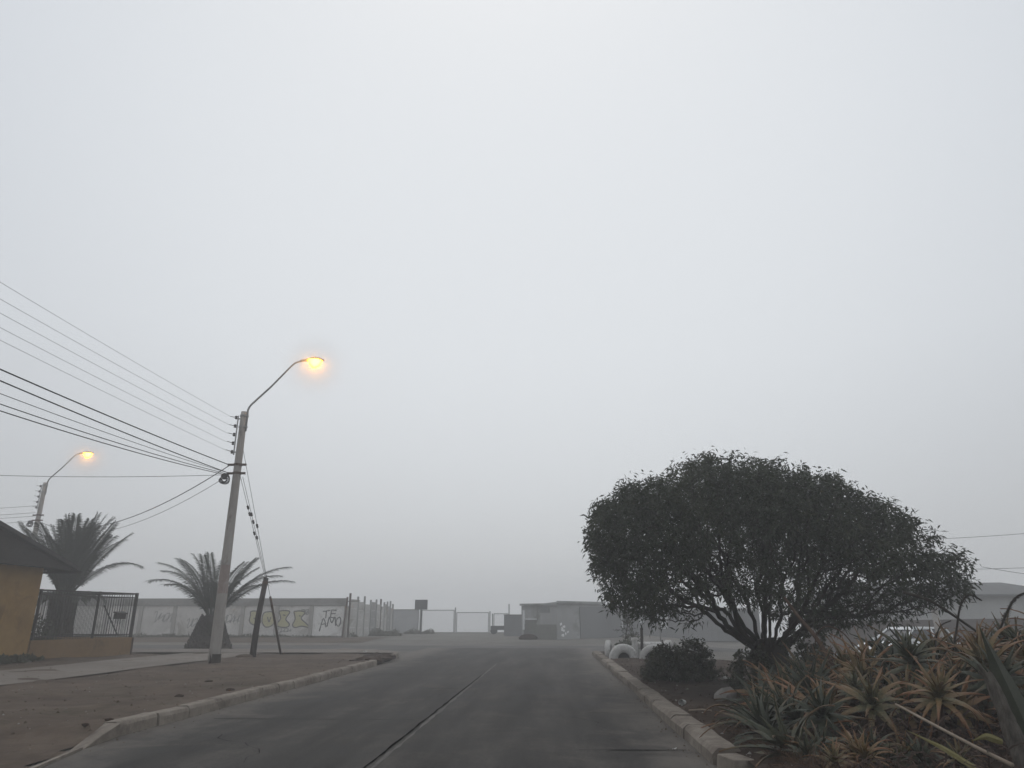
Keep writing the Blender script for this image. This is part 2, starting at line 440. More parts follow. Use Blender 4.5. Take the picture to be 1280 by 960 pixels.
for i, (y, x0, x1) in enumerate(((9.6, .3, 1.6), (13.2, .6, 1.6), (17.3, -3.0, -1.9), (21.5, -5.5, -2.4), (12.1, -5.4, -2.2))):
    strip('road_cross_joint', [(x0, y), (x1, y + .05)], .022, -.1235 , M['tar'], 10 + i, .015)
rr = random.Random(44)
for i in range(9):
    x, y = rr.uniform(-5.2, 1.3), rr.uniform(8.5, 24); P_ = [(x, y)]; a = rr.uniform(0, 6.28)
    for k in range(rr.randrange(4, 9)):
        a += rr.uniform(-.7, .7); x = min(1.5, max(-5.6, x + .3 * math.cos(a))); y += .3 * math.sin(a); P_.append((x, y))
    strip('road_crack', P_, .006, -.1245, M['tar'], 60 + i, .006)
# pebbles, clods and dry leaf scraps on the dirt: nobody could count them
def scatter(name, n, fx, mt, smin, smax, seed):
    rr = random.Random(seed); b = MB()
    for _ in range(n):
        x, y, z = fx(rr); s = smin + (smax - smin) * rr.random() ** 3
        a = rr.uniform(0, 6.28); vs = []
        for k in range(5):
            t = a + k * 1.2566; vs.append((x + s * rr.uniform(.6, 1.1) * math.cos(t), y + s * rr.uniform(.6, 1.1) * math.sin(t), z - .004))
        vs.append((x + rr.uniform(-.3, .3) * s, y, z + s * rr.uniform(.4, .9)))
        b.add(vs, [(0, 1, 5), (1, 2, 5), (2, 3, 5), (3, 4, 5), (4, 0, 5)])
    o = b.build(name, mt, origin=(0, 0, 0)); o['kind'] = 'stuff'; return o
def fl(rr):
    while True:
        y = 7 + 24 * rr.random() ** 1.4; x = rr.uniform(-18, -6.2)
        if not (-15.1 < x < -11.6) or rr.random() < .12: return x, y, lz(x, y) + (.045 if -15 < x < -11.7 else 0)
tag(scatter('pebbles', 2600, fl, M['dirt'], .008, .04, 21), 'small clods and pebbles on the left dirt verge', 'pebbles')
def fr(rr):
    while True:
        y = 7 + 26 * rr.random() ** 1.3; x = 2.05 + 5 * rr.random() ** 1.3
        if med(x, y): return x, y, mz(x, y)
tag(scatter('verge_gravel', 500, fl, M['rock'], .008, .03, 25), 'pale gravel strewn over the left dirt verge', 'gravel')
tag(scatter('soil_clods', 2600, fr, M['dirt_red'], .01, .05, 22), 'dark soil clods and scraps on the right median', 'clods')
tag(scatter('gravel', 260, fr, M['rock'], .01, .045, 23), 'pale gravel strewn over the dark median soil', 'gravel')
def fg(rr):
    y = rr.uniform(8, 31); s = rr.random()
    x = 1.68 - .35 * rr.random() ** 2.5 if s < .6 else -5.85 + .4 * rr.random() ** 2.5
    return x, y, -.13
tag(scatter('gutter_grit', 900, fg, M['dirt'], .006, .025, 24), 'grit and scraps lying in the gutters', 'grit')

# ------------------------------------------------------------------ leafy growth
def leaves(b, pts, dirs, n_each, ln, wd, spread, droop, rr):
    """small pointed leaves around each point"""
    for p, d in zip(pts, dirs):
        for _ in range(n_each):
            q = Vector(p) + Vector((rr.gauss(0, spread), rr.gauss(0, spread), rr.gauss(0, spread)))
            a = (Vector(d) * .7 + Vector((rr.gauss(0, .7), rr.gauss(0, .7), rr.gauss(0, .6) - droop))).normalized()
            s = a.cross(Vector((rr.gauss(0, 1), rr.gauss(0, 1), rr.gauss(0, 1)))).normalized()
            l = ln * rr.uniform(.6, 1.25); w = wd * rr.uniform(.7, 1.2)
            m = q + a * l * .45
            b.add([q, m + s * w * .5, q + a * l + Vector((0, 0, -l * .15)), m - s * w * .5], [(0, 1, 2, 3)])

def colonise(attr, seeds, influence, kill, step, grav, iters=140, jit=.15):
    """space colonisation: branches grow towards the attractor points"""
    pos = [np.array(p, float) for p, _ in seeds]; par = [q for _, q in seeds]
    A = np.array(attr); near = np.full(len(A), -1); nd = np.full(len(A), 1e9)
    def upd(i0):
        nonlocal near, nd
        N = np.array(pos[i0:])
        for c in range(0, len(N), 200):
            D = np.linalg.norm(A[:, None, :] - N[None, c:c + 200, :], axis=2)
            j = D.argmin(1); m = D[np.arange(len(A)), j]; better = m < nd
            nd[better] = m[better]; near[better] = j[better] + i0 + c
    upd(0)
    for it in range(iters):
        live = nd < influence
        if not live.any(): break
        idx = near[live]; dv = A[live] - np.array(pos)[idx]
        dv /= np.linalg.norm(dv, axis=1)[:, None] + 1e-9
        acc = {}
        for i, d in zip(idx, dv): acc[i] = acc.get(i, 0) + d
        n0 = len(pos)
        for i, d in acc.items():
            d = d / (np.linalg.norm(d) + 1e-9) + nrs.normal(0, jit, 3) + np.array([0, 0, grav]); d /= np.linalg.norm(d)
            pos.append(pos[i] + d * step); par.append(i)
        upd(n0)
        keep = nd > kill
        A = A[keep]; near = near[keep]; nd = nd[keep]
        if len(A) == 0 or len(pos) > 16000: break
    return np.array(pos), par

def skeleton_mesh(b, pos, par, tipr, expo, rmax, sides=5, minr=0):
    n = len(pos); r = np.full(n, 0.0); ch = [[] for _ in range(n)]
    for i, p in enumerate(par):
        if p is not None: ch[p].append(i)
    for i in range(n - 1, -1, -1):
        r[i] = tipr if not ch[i] else min(rmax, sum(r[c] ** expo for c in ch[i]) ** (1 / expo))
    for i in range(n):
        p = par[i]
        if p is None or r[i] < minr: continue
        gp = par[p] if par[p] is not None else p
        a, c = Vector(pos[p]), Vector(pos[i])
        r0 = min(r[p], r[i] * 1.35)
        b.tube([a - (c - a) * .12, c], [r0, r[i]], sides if r[i] > .012 else 3, cap=False)
    return r, ch

# --- the big tree by the kerb
TX, TY = 4.5, 16.0
top_prof = [(.78, 3.0), (.95, 3.75), (1.3, 3.98), (1.7, 4.32), (2.5, 4.63), (3.3, 4.78), (3.95, 4.82), (5.2, 4.58), (6.2, 4.14), (7.0, 3.72), (7.6, 3.3), (8.05, 2.8), (8.35, 2.2)]
bot_prof = [(.78, 2.85), (1.0, 2.0), (1.35, 1.42), (1.9, 1.1), (2.6, 1.3), (3.3, 1.2), (3.9, 1.35), (4.5, 1.3), (5.2, 1.1), (5.9, 1.05), (6.6, 1.15), (7.4, 1.35), (8.0, 1.65), (8.35, 1.9)]
def prof(t, x):
    if x <= t[0][0]: return t[0][1]
    for (a, za), (c, zc) in zip(t, t[1:]):
        if x <= c: return za + (zc - za) * (x - a) / (c - a)
    return t[-1][1]
def crown_pt(rr, shell):
    while True:
        x = rr.uniform(.85, 8.3); hd = 2.7 * math.sqrt(max(0, 1 - ((x - 4.7) / 4.15) ** 2)) + .15
        v = rr.uniform(-1, 1); y = TY + v * hd
        zt, zb = prof(top_prof, x), prof(bot_prof, x)
        k = math.sqrt(max(0, 1 - v * v)); mid = zb + (zt - zb) * .38
        zt = mid + (zt - mid) * k ** .75; zb = mid - (mid - zb) * k ** .5
        if zt - zb < .15: continue
        u = rr.random()
        if shell: u = 1 - .5 * u ** 1.3 if rr.random() < .6 else u
        z = zb + (zt - zb) * u
        # bare core around the fork
        if ((x - 4.4) / 1.05) ** 2 + ((y - TY) / 1.0) ** 2 + ((z - .8) / .72) ** 2 < 1: continue
        return (x, y, z)
def make_tree():
    rr = random.Random(31)
    root = empty('umbrella_tree', (TX, TY, 0), 'wide dark umbrella-shaped tree with low forking trunk on the right median', 'tree')
    def inside(x, y, z):
        hd = 2.75 * math.sqrt(max(0.01, 1 - ((x - 4.7) / 4.0) ** 2)) + .1; v = (y - TY) / hd
        if abs(v) > 1 or x < .84 or x > 8.35: return False
        zt, zb = prof(top_prof, x), prof(bot_prof, x); k = math.sqrt(1 - v * v); mid = zb + (zt - zb) * .38
        return mid - (mid - zb) * k ** .5 - .06 < z < mid + (zt - mid) * k ** .75 + .02 + .16 * math.sin(4.3 * x + 2.1 * y) * math.sin(3.7 * y - 2.9 * x)
    cl = [crown_pt(rr, True) for _ in range(150)]
    attr = []
    while len(attr) < 5600:
        c = rr.choice(cl); p = (c[0] + rr.gauss(0, .30), c[1] + rr.gauss(0, .30), c[2] + rr.gauss(0, .20))
        if p[2] > .75 and inside(*p): attr.append(p)
    attr += [crown_pt(rr, True) for _ in range(2000)]
    seeds = [((TX, TY, -.1), None), ((TX + .02, TY, .35), 0), ((TX - .08, TY, .74), 1)]
    for az, el, ln in ((175, 36, 1.25), (150, 55, 1.1), (100, 62, 1.1), (65, 50, 1.2), (20, 42, 1.3), (-5, 28, 1.4), (-50, 48, 1.2), (-100, 60, 1.0), (-140, 42, 1.25), (200, 52, 1.1), (40, 75, 1.0), (165, 42, 1.2), (5, 55, 1.2), (130, 38, 1.1), (-30, 36, 1.3), (185, 30, 1.2), (-75, 40, 1.1)):
        p = 2; a = R(az); nst = int(ln / .12)
        q = np.array(seeds[2][0]) + np.array([math.cos(a) * .1, math.sin(a) * .1, .0])
        for k in range(nst):
            e = R(el + (12 if k > nst / 2 else -6) + rr.uniform(-24, 24)); aa = a + rr.uniform(-.5, .5)
            q = q + .12 * np.array([math.cos(aa) * math.cos(e), math.sin(aa) * math.cos(e), math.sin(e)])
            seeds.append((tuple(q), p)); p = len(seeds) - 1
    pos, par = colonise(attr, seeds, 1.5, .135, .085, .0, 150, .25)
    b = MB(); r, ch = skeleton_mesh(b, pos, par, .005, 2.15, .165, 6)
    # flared trunk
    b.tube([(TX + .08, TY, -.15), (TX + .05, TY, .1), (TX + .02, TY, .4), (TX - .04, TY, .7), (TX - .08, TY, .98)], [.60, .46, .39, .41, .2], 12)
    for k in range(7):
        a = k * .9; b.tube([(TX + .22 * math.cos(a), TY + .22 * math.sin(a), .45), (TX + .34 * math.cos(a), TY + .34 * math.sin(a), .1), (TX + .6 * math.cos(a), TY + .6 * math.sin(a), -.08)], [.09, .1, .04], 7)
    b.build('trunk', M['bark'], root, smooth=True)
    L = MB(); P = []; D = []
    for i in range(3, len(pos)):
        if r[i] < .0125 and pos[i][2] > .98:
            x, y, z = pos[i]
            zt = prof(top_prof, x); zb = prof(bot_prof, x)
            u = (z - zb) / max(.3, zt - zb)
            edge = min(1, ((x - 4.7) / 4.1) ** 2 + ((y - TY) / 3.0) ** 2)
            dens = .48 + .52 * max(smooth(.5, .85, u), smooth(.45, .85, edge))
            dens *= 1 - .55 * smooth(6.2, 8.2, x)
            core = math.sin(x * 2.3 + 1) * math.sin(y * 2.1) * math.sin(z * 2.7 + x)
            dens *= .66 + .5 * (core > -.1)
            if rr.random() < dens:
                P.append(pos[i]); d = pos[i] - pos[par[i]]; D.append(d / (np.linalg.norm(d) + 1e-9))
    leaves(L, P, D, 14, .13, .035, .075, .45, rr)
    L.build('crown', M['tree_leaf'], root)
    return root
make_tree()

def shrub(name, c, rad, h, n, mt, label, cat='shrub', group=None, ln=.06, wd=.03, each=9, seed=1, flat=.35, stemr=.006):
    """a bushy plant: forked stems with leaves at their tips"""
    rr = random.Random(seed); root = empty(name, c, label, cat, group)
    A = []
    lob = [(rr.uniform(-.5, .5), rr.uniform(-.5, .5), rr.uniform(.75, 1.1)) for _ in range(6)]
    while len(A) < n:
        x, y, z = rr.uniform(-1, 1), rr.uniform(-1, 1), rr.uniform(0, 1)
        if max((1 - ((x - a) ** 2 + (y - d) ** 2) * 2.2) * k for a, d, k in lob) > z and x * x + y * y < 1:
            A.append((c[0] + x * rad[0], c[1] + y * rad[1], c[2] + .05 + z * h))
    seeds = [((c[0], c[1], c[2] - .03), None)]
    for k in range(7):
        a = k * .9 + rr.random(); e = rr.uniform(.15, .6)
        seeds.append(((c[0] + rad[0] * e * math.cos(a), c[1] + rad[1] * e * math.sin(a), c[2] + .05), 0))
    pos, par = colonise(A, seeds, max(rad) * .9, .07, .05, .05, 60, .25)
    b = MB(); r, ch = skeleton_mesh(b, pos, par, .0025, 2.3, .03, 5)
    b.build('stems', M['bark'], root)
    L = MB(); P = []; D = []
    for i in range(8, len(pos)):
        if r[i] < .007: P.append(pos[i]); D.append((pos[i] - pos[par[i]]) / .05)
    leaves(L, P, D, each, ln, wd, .035, .1, rr)
    L.build('foliage', mt, root)
    return root
shrub('kerb_bush', (2.95, 18.0, 0), (1.0, .85), .92, 900, M['shrub_leaf'], 'dense rounded dark bush growing near the right kerb', seed=4, each=9, ln=.075, wd=.042)
shrub('sucker_shrub', (5.05, 15.3, 0), (.55, .5), 1.15, 200, M['shrub_leaf'], 'leafy sprouts right of the big tree trunk', seed=5, each=6, ln=.085, wd=.045)
shrub('base_shrub', (3.95, 15.6, 0), (.65, .55), .85, 240, M['shrub_leaf'], 'low dark sprouts left of the big tree trunk', seed=6, each=6, ln=.08, wd=.042)
shrub('ground_shrub', (4.5, 14.7, 0), (.9, .55), .38, 300, M['shrub_leaf'], 'low dark growth in front of the big tree trunk', seed=7, each=7, ln=.08, wd=.035)

# --- palms
def frond(b, base, az, el, L, droop, rr, nl=100, lw=.038, ll=.50):
    p = Vector(base); a = az; pts = [p.copy()]; dirs = []
    n = 16
    for i in range(n):
        t = i / n; e = el - droop * t ** 1.6
        d = Vector((math.cos(a) * math.cos(e), math.sin(a) * math.cos(e), math.sin(e)))
        dirs.append(d); p = p + d * (L / n); pts.append(p.copy())
    dirs.append(dirs[-1])
    b.tube(pts, [.035 * (1 - .85 * i / n) + .004 for i in range(n + 1)], 5)
    for k in range(nl):
        t = .14 + .86 * k / (nl - 1); f = t * n; i = min(n - 1, int(f)); q = pts[i].lerp(pts[i + 1], f - i); d = dirs[i]
        side = d.cross(Vector((0, 0, 1)))
        side = side.normalized() if side.length > .05 else Vector((-math.sin(a), math.cos(a), 0))
        up = side.cross(d).normalized()
        l = ll * (.5 + .6 * math.sin(math.pi * min(1, .14 + t * .74))) * rr.uniform(.85, 1.1)
        if t < .3: l *= .45 + t * 1.8
        for s in (-1, 1):
            o = (side * s * .95 + d * (.40 + .6 * t ** 3) + up * (.08 + rr.uniform(-.12, .12))).normalized()
            m = q + o * l * .5; tp = q + o * l + Vector((0, 0, -.30 * l))
            w = d.cross(o).cross(o).normalized() * lw * .5
            b.add([q + d * .01, m + w, tp, m - w], [(0, 1, 2, 3)])
def palm(name, c, trunk, fr, crown_r, label, seed):
    rr = random.Random(seed); root = empty(name, c, label, 'palm tree', 'palm trees')
    b = MB(); z = [q[0] for q in trunk]
    b.tube([(c[0], c[1], c[2] + q[0]) for q in trunk], [q[1] for q in trunk], 20)
    # old leaf bases stepping round the trunk
    H = trunk[-1][0]
    for k in range(170):
        h = .1 + (H - .1) * (k / 170) ** .9; a = k * 2.39996
        rad = next((r0 + (r1 - r0) * (h - z0) / (z1 - z0) for (z0, r0), (z1, r1) in zip(trunk, trunk[1:]) if z0 <= h <= z1), trunk[-1][1])
        b.box((c[0] + rad * math.cos(a), c[1] + rad * math.sin(a), c[2] + h + .03), (.09, .17, .15), rz=a, ry=.3, taper=.6)
    b.build('trunk', M['palm_trunk'], root)
    for (az, el, L, dr) in fr:
        f = MB(); a = R(az)
        frond(f, (c[0] + crown_r * math.cos(a), c[1] + crown_r * math.sin(a), c[2] + H - .05), a, R(el), L, R(dr), rr)
        f.build('frond', M['palm_leaf'], root)
    return root
fr2 = [(178, 52, 4.0, 70), (170, 58, 4.0, 62), (186, 64, 3.9, 58), (160, 66, 3.6, 42), (5, 46, 4.1, 58), (-8, 52, 4.0, 62), (12, 56, 4.2, 55)]
rr = random.Random(3)
for k in range(9):
    fr2.append((k * 137.5, rr.uniform(62, 86), rr.uniform(2.9, 3.5), rr.uniform(14, 45)))
for az in (250, 290, 95, 60, 120): fr2.append((az, rr.uniform(40, 55), 3.4, 60))
palm('date_palm', (-16.75, 36.0, -.12), [(0, 1.3), (.12, 1.08), (.4, .92), (.8, .76), (1.25, .6), (1.6, .45)], fr2, .18, 'squat date palm with flared base behind the concrete lamp pole', 41)
fr1 = [(8, 52, 3.4, 80), (-25, 60, 3.2, 22), (165, 66, 3.1, 50), (190, 70, 3.2, 30)]
for k in range(30):
    fr1.append((k * 137.5, rr.uniform(60, 88), rr.uniform(2.9, 3.7), rr.uniform(4, 38)))
for k in range(6): fr1.append((k * 61 + 20, rr.uniform(5, 25), rr.uniform(1.4, 1.9), rr.uniform(60, 90)))
palm('date_palm', (-21.75, 32.0, 0), [(0, .78), (.4, .58), (1.2, .5), (2.0, .52), (2.4, .5)], fr1, .22, 'upright bushy date palm in the yard behind the railing', 42)

# --- weeds and scrub in the distance
def scrub(name, c, r, h, label, seed, mt='weed_leaf', n=700, ln=.16, group=None):
    rr = random.Random(seed); b = MB()
    for _ in range(n):
        a = rr.uniform(0, 6.28); d = math.sqrt(rr.random()); z = rr.random() ** 1.3 * (1 - d * d) ** .6
        x = c[0] + r[0] * d * math.cos(a); y = c[1] + r[1] * d * math.sin(a)
        zz = c[2] + h * z * (.7 + .3 * math.sin(3 * x + seed))
        v = Vector((rr.gauss(0, .6), rr.gauss(0, .6), abs(rr.gauss(.5, .5)))).normalized(); s = v.orthogonal().normalized()
        l = ln * rr.uniform(.6, 1.4); p = Vector((x, y, zz))
        b.add([p, p + v * l * .5 + s * l * .18, p + v * l, p + v * l * .5 - s * l * .18], [(0, 1, 2, 3)])
    return tag(b.build(name, M[mt], origin=c), label, 'bush', group)
scrub('wild_bush', (-13.5, 60, -.02), (1.35, 1.0), .75, 'broad weedy bush against the precast panel fence', 51, n=1500)
scrub('wild_bush', (-12.3, 66.5, 0), (.9, .5), .5, 'small pale weeds at the foot of the sheet-covered fence', 52, n=500)
scrub('wild_bush', (-11.2, 67.6, 0), (.55, .4), .45, 'little bush right of the square sign post', 53, n=400)
scrub('wild_bush', (-15.4, 55.2, 0), (1.0, .5), .45, 'weed clump at the corner where graffiti wall meets panel fence', 54, n=500)
o = scrub('weeds', (-26, 54.0, -.02), (10.5, .35), .28, 'straggling weeds along the foot of the graffiti wall', 55, n=2600); o['kind'] = 'stuff'
scrub('corner_weeds', (-17.5, 23.6, 0), (.35, 1.6), .32, 'dark weeds at the foot of the orange house wall', 56, 'shrub_leaf', 900, .14)
scrub('wild_bush', (1.4, 55.0, 0), (1.6, .5), .35, 'low weeds along the dark side of the grey shed', 57, n=500)
# ------------------------------------------------------------------ aloes
def aloe_leaf(b, base, az, el, L, w, curl, rr, tipk=1.0):
    n = 12; p = Vector(base); pts = []; e = el
    for i in range(n + 1):
        t = i / n; d = Vector((math.cos(az) * math.cos(e), math.sin(az) * math.cos(e), math.sin(e)))
        pts.append((p.copy(), d)); p = p + d * (L / n); e = el - curl * (t + 1 / n) ** 1.4
    vs = []; fs = []; at = []
    side = Vector((-math.sin(az), math.cos(az), 0)); tw = rr.uniform(-.5, .5)
    for i, (q, d) in enumerate(pts):
        t = i / n; up = side.cross(d) * -1
        if up.z < 0 and abs(d.z) < .9: pass
        ww = w * (1 - t) ** .8 * (1 + .28 * math.sin(math.pi * min(1, t * 1.6))) * (1.12 if i % 2 else .93) + .003
        s = side * math.cos(tw * t) + up * math.sin(tw * t)
        th = ww * .38
        vs += [q - s * ww * .5 + up * ww * .16, q - up * th * .6, q + s * ww * .5 + up * ww * .16, q - up * th * .05 + up * .01]
        at += [t * tipk] * 4
    for i in range(n):
        for k in range(4):
            k2 = (k + 1) % 4; fs.append((i * 4 + k, i * 4 + k2, (i + 1) * 4 + k2, (i + 1) * 4 + k))
    fs.append((0, 3, 2, 1))
    b.add(vs, fs, at)
def make_aloe(seed, nl=24, L=.5, dry=10):
    rr = random.Random(seed)
    root = empty('aloe_plant', (0, 0, -50), 'look-alike aloe rosette massed behind the front row of the clump', 'aloe', 'aloe rosettes in the clump')
    z = -50
    b = MB()
    for k in range(nl):
        t = k / nl; el = R(84 - 92 * t + rr.uniform(-8, 8)); ll = L * (.55 + .5 * min(1, t * 1.8)) * rr.uniform(.85, 1.12)
        aloe_leaf(b, (0, 0, z + .02 - .10 * t), k * 2.39996 + rr.uniform(-.2, .2), el, ll, L * rr.uniform(.095, .125), R(24 + 100 * t) * rr.uniform(.3, 1.5), rr, .55 + .75 * t)
    b.build('rosette', M['aloe'], root, smooth=False)
    b = MB()
    for k in range(dry):
        aloe_leaf(b, (0, 0, z - .12 - .02 * k), k * 2.1 + rr.uniform(-.3, .3), R(rr.uniform(-35, 5)), L * rr.uniform(.55, .95), L * .08, R(rr.uniform(40, 95)), rr)
    b.build('dead_leaves', M['aloe_dry'], root)
    b = MB(); b.tube([(0, 0, z - .02), (rr.uniform(-.04, .04), rr.uniform(-.04, .04), z - .4), (rr.uniform(-.1, .1), rr.uniform(-.1, .1), z - .8)], [.04, .035, .032], 7)
    b.build('stem', M['red_stem'], root, smooth=True)
    return root
protos = [make_aloe(60 + i, nl, L, dr) for i, (nl, L, dr) in enumerate(((28, .52, 16), (22, .60, 18), (30, .50, 16), (20, .66, 20), (25, .56, 18)))]
used = [False] * len(protos)
def aloe(x, y, z, s, tilt=0, taz=0, rz=0, k=0, label=None):
    o = protos[k] if not used[k] else copy_tree(protos[k]); used[k] = True
    o.location = (x, y, z); o.scale = (s, s, s)
    o.rotation_euler = (Matrix.Rotation(taz, 3, 'Z') @ Matrix.Rotation(tilt, 3, 'Y') @ Matrix.Rotation(-taz + rz, 3, 'Z')).to_euler()
    if label: o['label'] = label
    return o
FACE = R(-112)      # azimuth leaning out of the clump, towards the road
aloe(2.96, 8.75, .36, 1.02, .85, FACE, .4, 0, 'yellow-orange aloe rosette lowest at the front left of the clump')
aloe(3.60, 8.95, .47, 1.05, .75, FACE, 1.2, 1, 'olive aloe rosette with drooping orange leaves right of the yellow-orange one')
aloe(4.22, 8.7, .58, 1.12, .6, FACE + .2, 2.2, 2, 'large grey-green aloe rosette with broad upright leaves left of the bark-covered log')
aloe(4.62, 11.4, .74, 1.12, .3, FACE, .9, 3, 'tan aloe rosette with long curling leaves on top of the clump')
aloe(5.55, 11.3, .80, 1.0, .25, FACE, 2.9, 4, 'aloe rosette with reddish leaf tips in front of the white car')
def hmound(x, y):
    """height of the rosette layer above the soil"""
    fx = smooth(2.35 + max(0, (y - 9.5)) * .33, 4.6 + max(0, (y - 9.5)) * .12, x)
    fx *= (1 - .5 * smooth(11.5, 13.2, y)) * (1 + .28 * smooth(5.0, 6.2, x) * (1 - smooth(10.5, 12, y)))
    return .12 + .68 * fx * smooth(7.0, 10.0, y) + .06 * math.sin(3 * x + 2 * y)
rr = random.Random(77); spots = []
for _ in range(6000):
    x = rr.uniform(2.4, 8.4); y = rr.uniform(7.0, 14.0)
    if x < 2.45 + max(0, y - 9.8) * .36: continue
    if y < 8.35 or (x < 4.5 and y < 9.25 and x > 2.6): continue
    if any((x - a) ** 2 + (y - d) ** 2 < (.34 + .10 * math.sin(x * 5) * math.sin(y * 4)) ** 2 for a, d in spots): continue
    if any((x - a) ** 2 + (y - d) ** 2 < .55 ** 2 for a, d in ((2.96, 8.75), (3.62, 8.95), (4.2, 8.7))): continue
    if ((x - 4.2) / .45) ** 2 + ((y - 7.3) / .6) ** 2 < 1: continue
    spots.append((x, y))
for i, (x, y) in enumerate(spots):
    aloe(x, y, hmound(x, y) * rr.uniform(.55, 1.12), rr.uniform(.75, 1.4), rr.uniform(.3, 1.05), FACE + rr.uniform(-1.1, 1.1), rr.uniform(0, 6), rr.randrange(5))
for i in range(16):
    x = 2.55 + .105 * i + rr.uniform(-.08, .08); y = rr.uniform(7.35, 8.15)
    if x > 3.85: continue
    aloe(x, y, rr.uniform(.02, .16), rr.uniform(.5, .72), rr.uniform(.4, 1.0), FACE + rr.uniform(-.8, .8), rr.uniform(0, 6), rr.randrange(5), 'small dark aloe rosette low at the front edge of the clump')
# dead leaves filling the clump
b = MB(); rr = random.Random(78)
for _ in range(6500):
    x = rr.uniform(2.3, 8.4); y = rr.uniform(6.6, 14.2)
    if x < 2.3 + max(0, y - 9.8) * .36: continue
    h = hmound(x, y) * .95
    aloe_z = rr.random() * h
    p = Vector((x, y, aloe_z)); a = rr.uniform(0, 6.28); e = rr.uniform(-1.1, .7)
    v = Vector((math.cos(a) * math.cos(e), math.sin(a) * math.cos(e), math.sin(e))); s = v.orthogonal().normalized(); l = rr.uniform(.15, .42); w = rr.uniform(.01, .028)
    m = p + v * l * .5 + Vector((0, 0, .04))
    b.add([p - s * w * .4, p + s * w * .4, m + s * w * .5, p + v * l, m - s * w * .5], [(0, 1, 2, 4), (4, 2, 3)])
tag(b.build('dead_leaf_litter', M['aloe_dry'], origin=(4, 9, 0)), 'dry brown leaf litter heaped under the aloes', 'leaf litter', kind='stuff')
b = MB(); rr = random.Random(79)
for _ in range(1500):
    y = rr.uniform(7.0, 10.6); x = 2.28 + max(0, y - 9.6) * .36 + abs(rr.gauss(0, .28))
    p = Vector((x, y, 0)); a = rr.uniform(0, 6.28); e = rr.uniform(.3, 1.4)
    v = Vector((math.cos(a) * math.cos(e), math.sin(a) * math.cos(e), math.sin(e))); q = v.orthogonal().normalized(); l = rr.uniform(.1, .38); w = rr.uniform(.006, .014)
    m = p + v * l * .55; t = p + v * l + Vector((v.x, v.y, -.5)) * l * .25
    b.add([p - q * w * .5, p + q * w * .5, m + q * w * .4, t, m - q * w * .4], [(0, 1, 2, 4), (4, 2, 3)])
tag(b.build('dry_grass', M['dry_grass'], origin=(2.5, 9, 0)), 'rusty dry grass along the front edge of the aloe bed', 'dry grass', kind='stuff')
# dry flower stalks
def stalk(pts, r0, r1, head, label, mt='dark_stalk', seed=0):
    root = empty('flower_stalk', pts[0], label, 'flower stalk', 'dry aloe flower stalks')
    P = [Vector(p) for p in pts]
    def cr(t):
        f = t * (len(P) - 1); i = min(len(P) - 2, int(f)); u = f - i
        p0, p1, p2, p3 = P[max(0, i - 1)], P[i], P[i + 1], P[min(len(P) - 1, i + 2)]
        return .5 * ((2 * p1) + (p2 - p0) * u + (2 * p0 - 5 * p1 + 4 * p2 - p3) * u * u + (3 * p1 - p0 - 3 * p2 + p3) * u ** 3)
    Q = [cr(i / 20) for i in range(21)]
    b = MB(); b.tube(Q, [r0 + (r1 - r0) * i / 20 for i in range(21)], 7); b.build('stem', M[mt], root, smooth=True)
    if head:
        rr = random.Random(seed); b = MB(); i0 = int(20 * (1 - head))
        for i in range(i0 * 6, 120):
            q = cr(i / 120); t = (i / 120 - (1 - head)) / head
            for _ in range(3):
                a = rr.uniform(0, 6.28); v = Vector((math.cos(a), math.sin(a) * .8, -.5 + rr.uniform(-.3, .5))).normalized(); l = .05 * (1 - t * .65) * rr.uniform(.6, 1.2); s = v.orthogonal().normalized()
                b.add([q, q + v * l * .5 + s * .007, q + v * l, q + v * l * .5 - s * .007], [(0, 1, 2, 3)])
        b.build('seed_head', M[mt], root)
    return root
stalk([(5.31, 10.5, .6), (5.38, 10.5, .95), (5.49, 10.5, 1.27), (5.55, 10.45, 1.52), (5.63, 10.4, 1.67), (5.72, 10.4, 1.69), (5.83, 10.4, 1.62)], .016, .010, .5, 'dark hooked flower stalk standing near the centre of the clump', seed=1)
stalk([(5.52, 10, .8), (5.62, 10, 1.07), (5.77, 10, 1.27), (5.86, 9.9, 1.5), (5.95, 9.85, 1.64), (6.07, 9.8, 1.7), (6.2, 9.7, 1.66)], .015, .011, .6, 'thick dark flower stalk bending over at the far right', seed=2)
stalk([(5.2, 10.6, .75), (5.22, 10.6, 1.05), (5.32, 10.6, 1.28), (5.48, 10.6, 1.36)], .012, .008, 0, 'plain arching stalk left of the hooked flower stalk')
stalk([(5.05, 10.9, 1.74), (5.3, 10.7, 1.62), (5.55, 10.5, 1.37), (5.72, 10.3, 1.13), (5.80, 10.2, .85)], .022, .012, 0, 'bare dark branch arching down from the tree into the clump')
stalk([(4.36, 12, .6), (4.18, 12.2, 1.1), (4.02, 12.4, 1.4), (3.85, 12.5, 1.72)], .04, .02, .25, 'brown woody stem leaning left across the tree trunk', 'red_stem', seed=4)
stalk([(3.91, 7.0, .2), (3.78, 7.4, .31), (3.53, 8.2, .55)], .02, .012, 0, 'pale straight dry stalk lying diagonally across the front aloes', 'dry_stalk')
stalk([(4.72, 11.9, .8), (4.52, 11.9, 1.15), (4.28, 11.9, 1.27), (4.1, 11.9, 1.17), (4.05, 11.9, 1.0)], .011, .007, 0, 'thin brown stalk arched over the tan rosette', 'red_stem')
stalk([(5.05, 11.0, .7), (4.98, 11.0, 1.0), (4.86, 11.1, 1.25)], .018, .012, 0, 'dark upright stem stub by the pale concrete post')
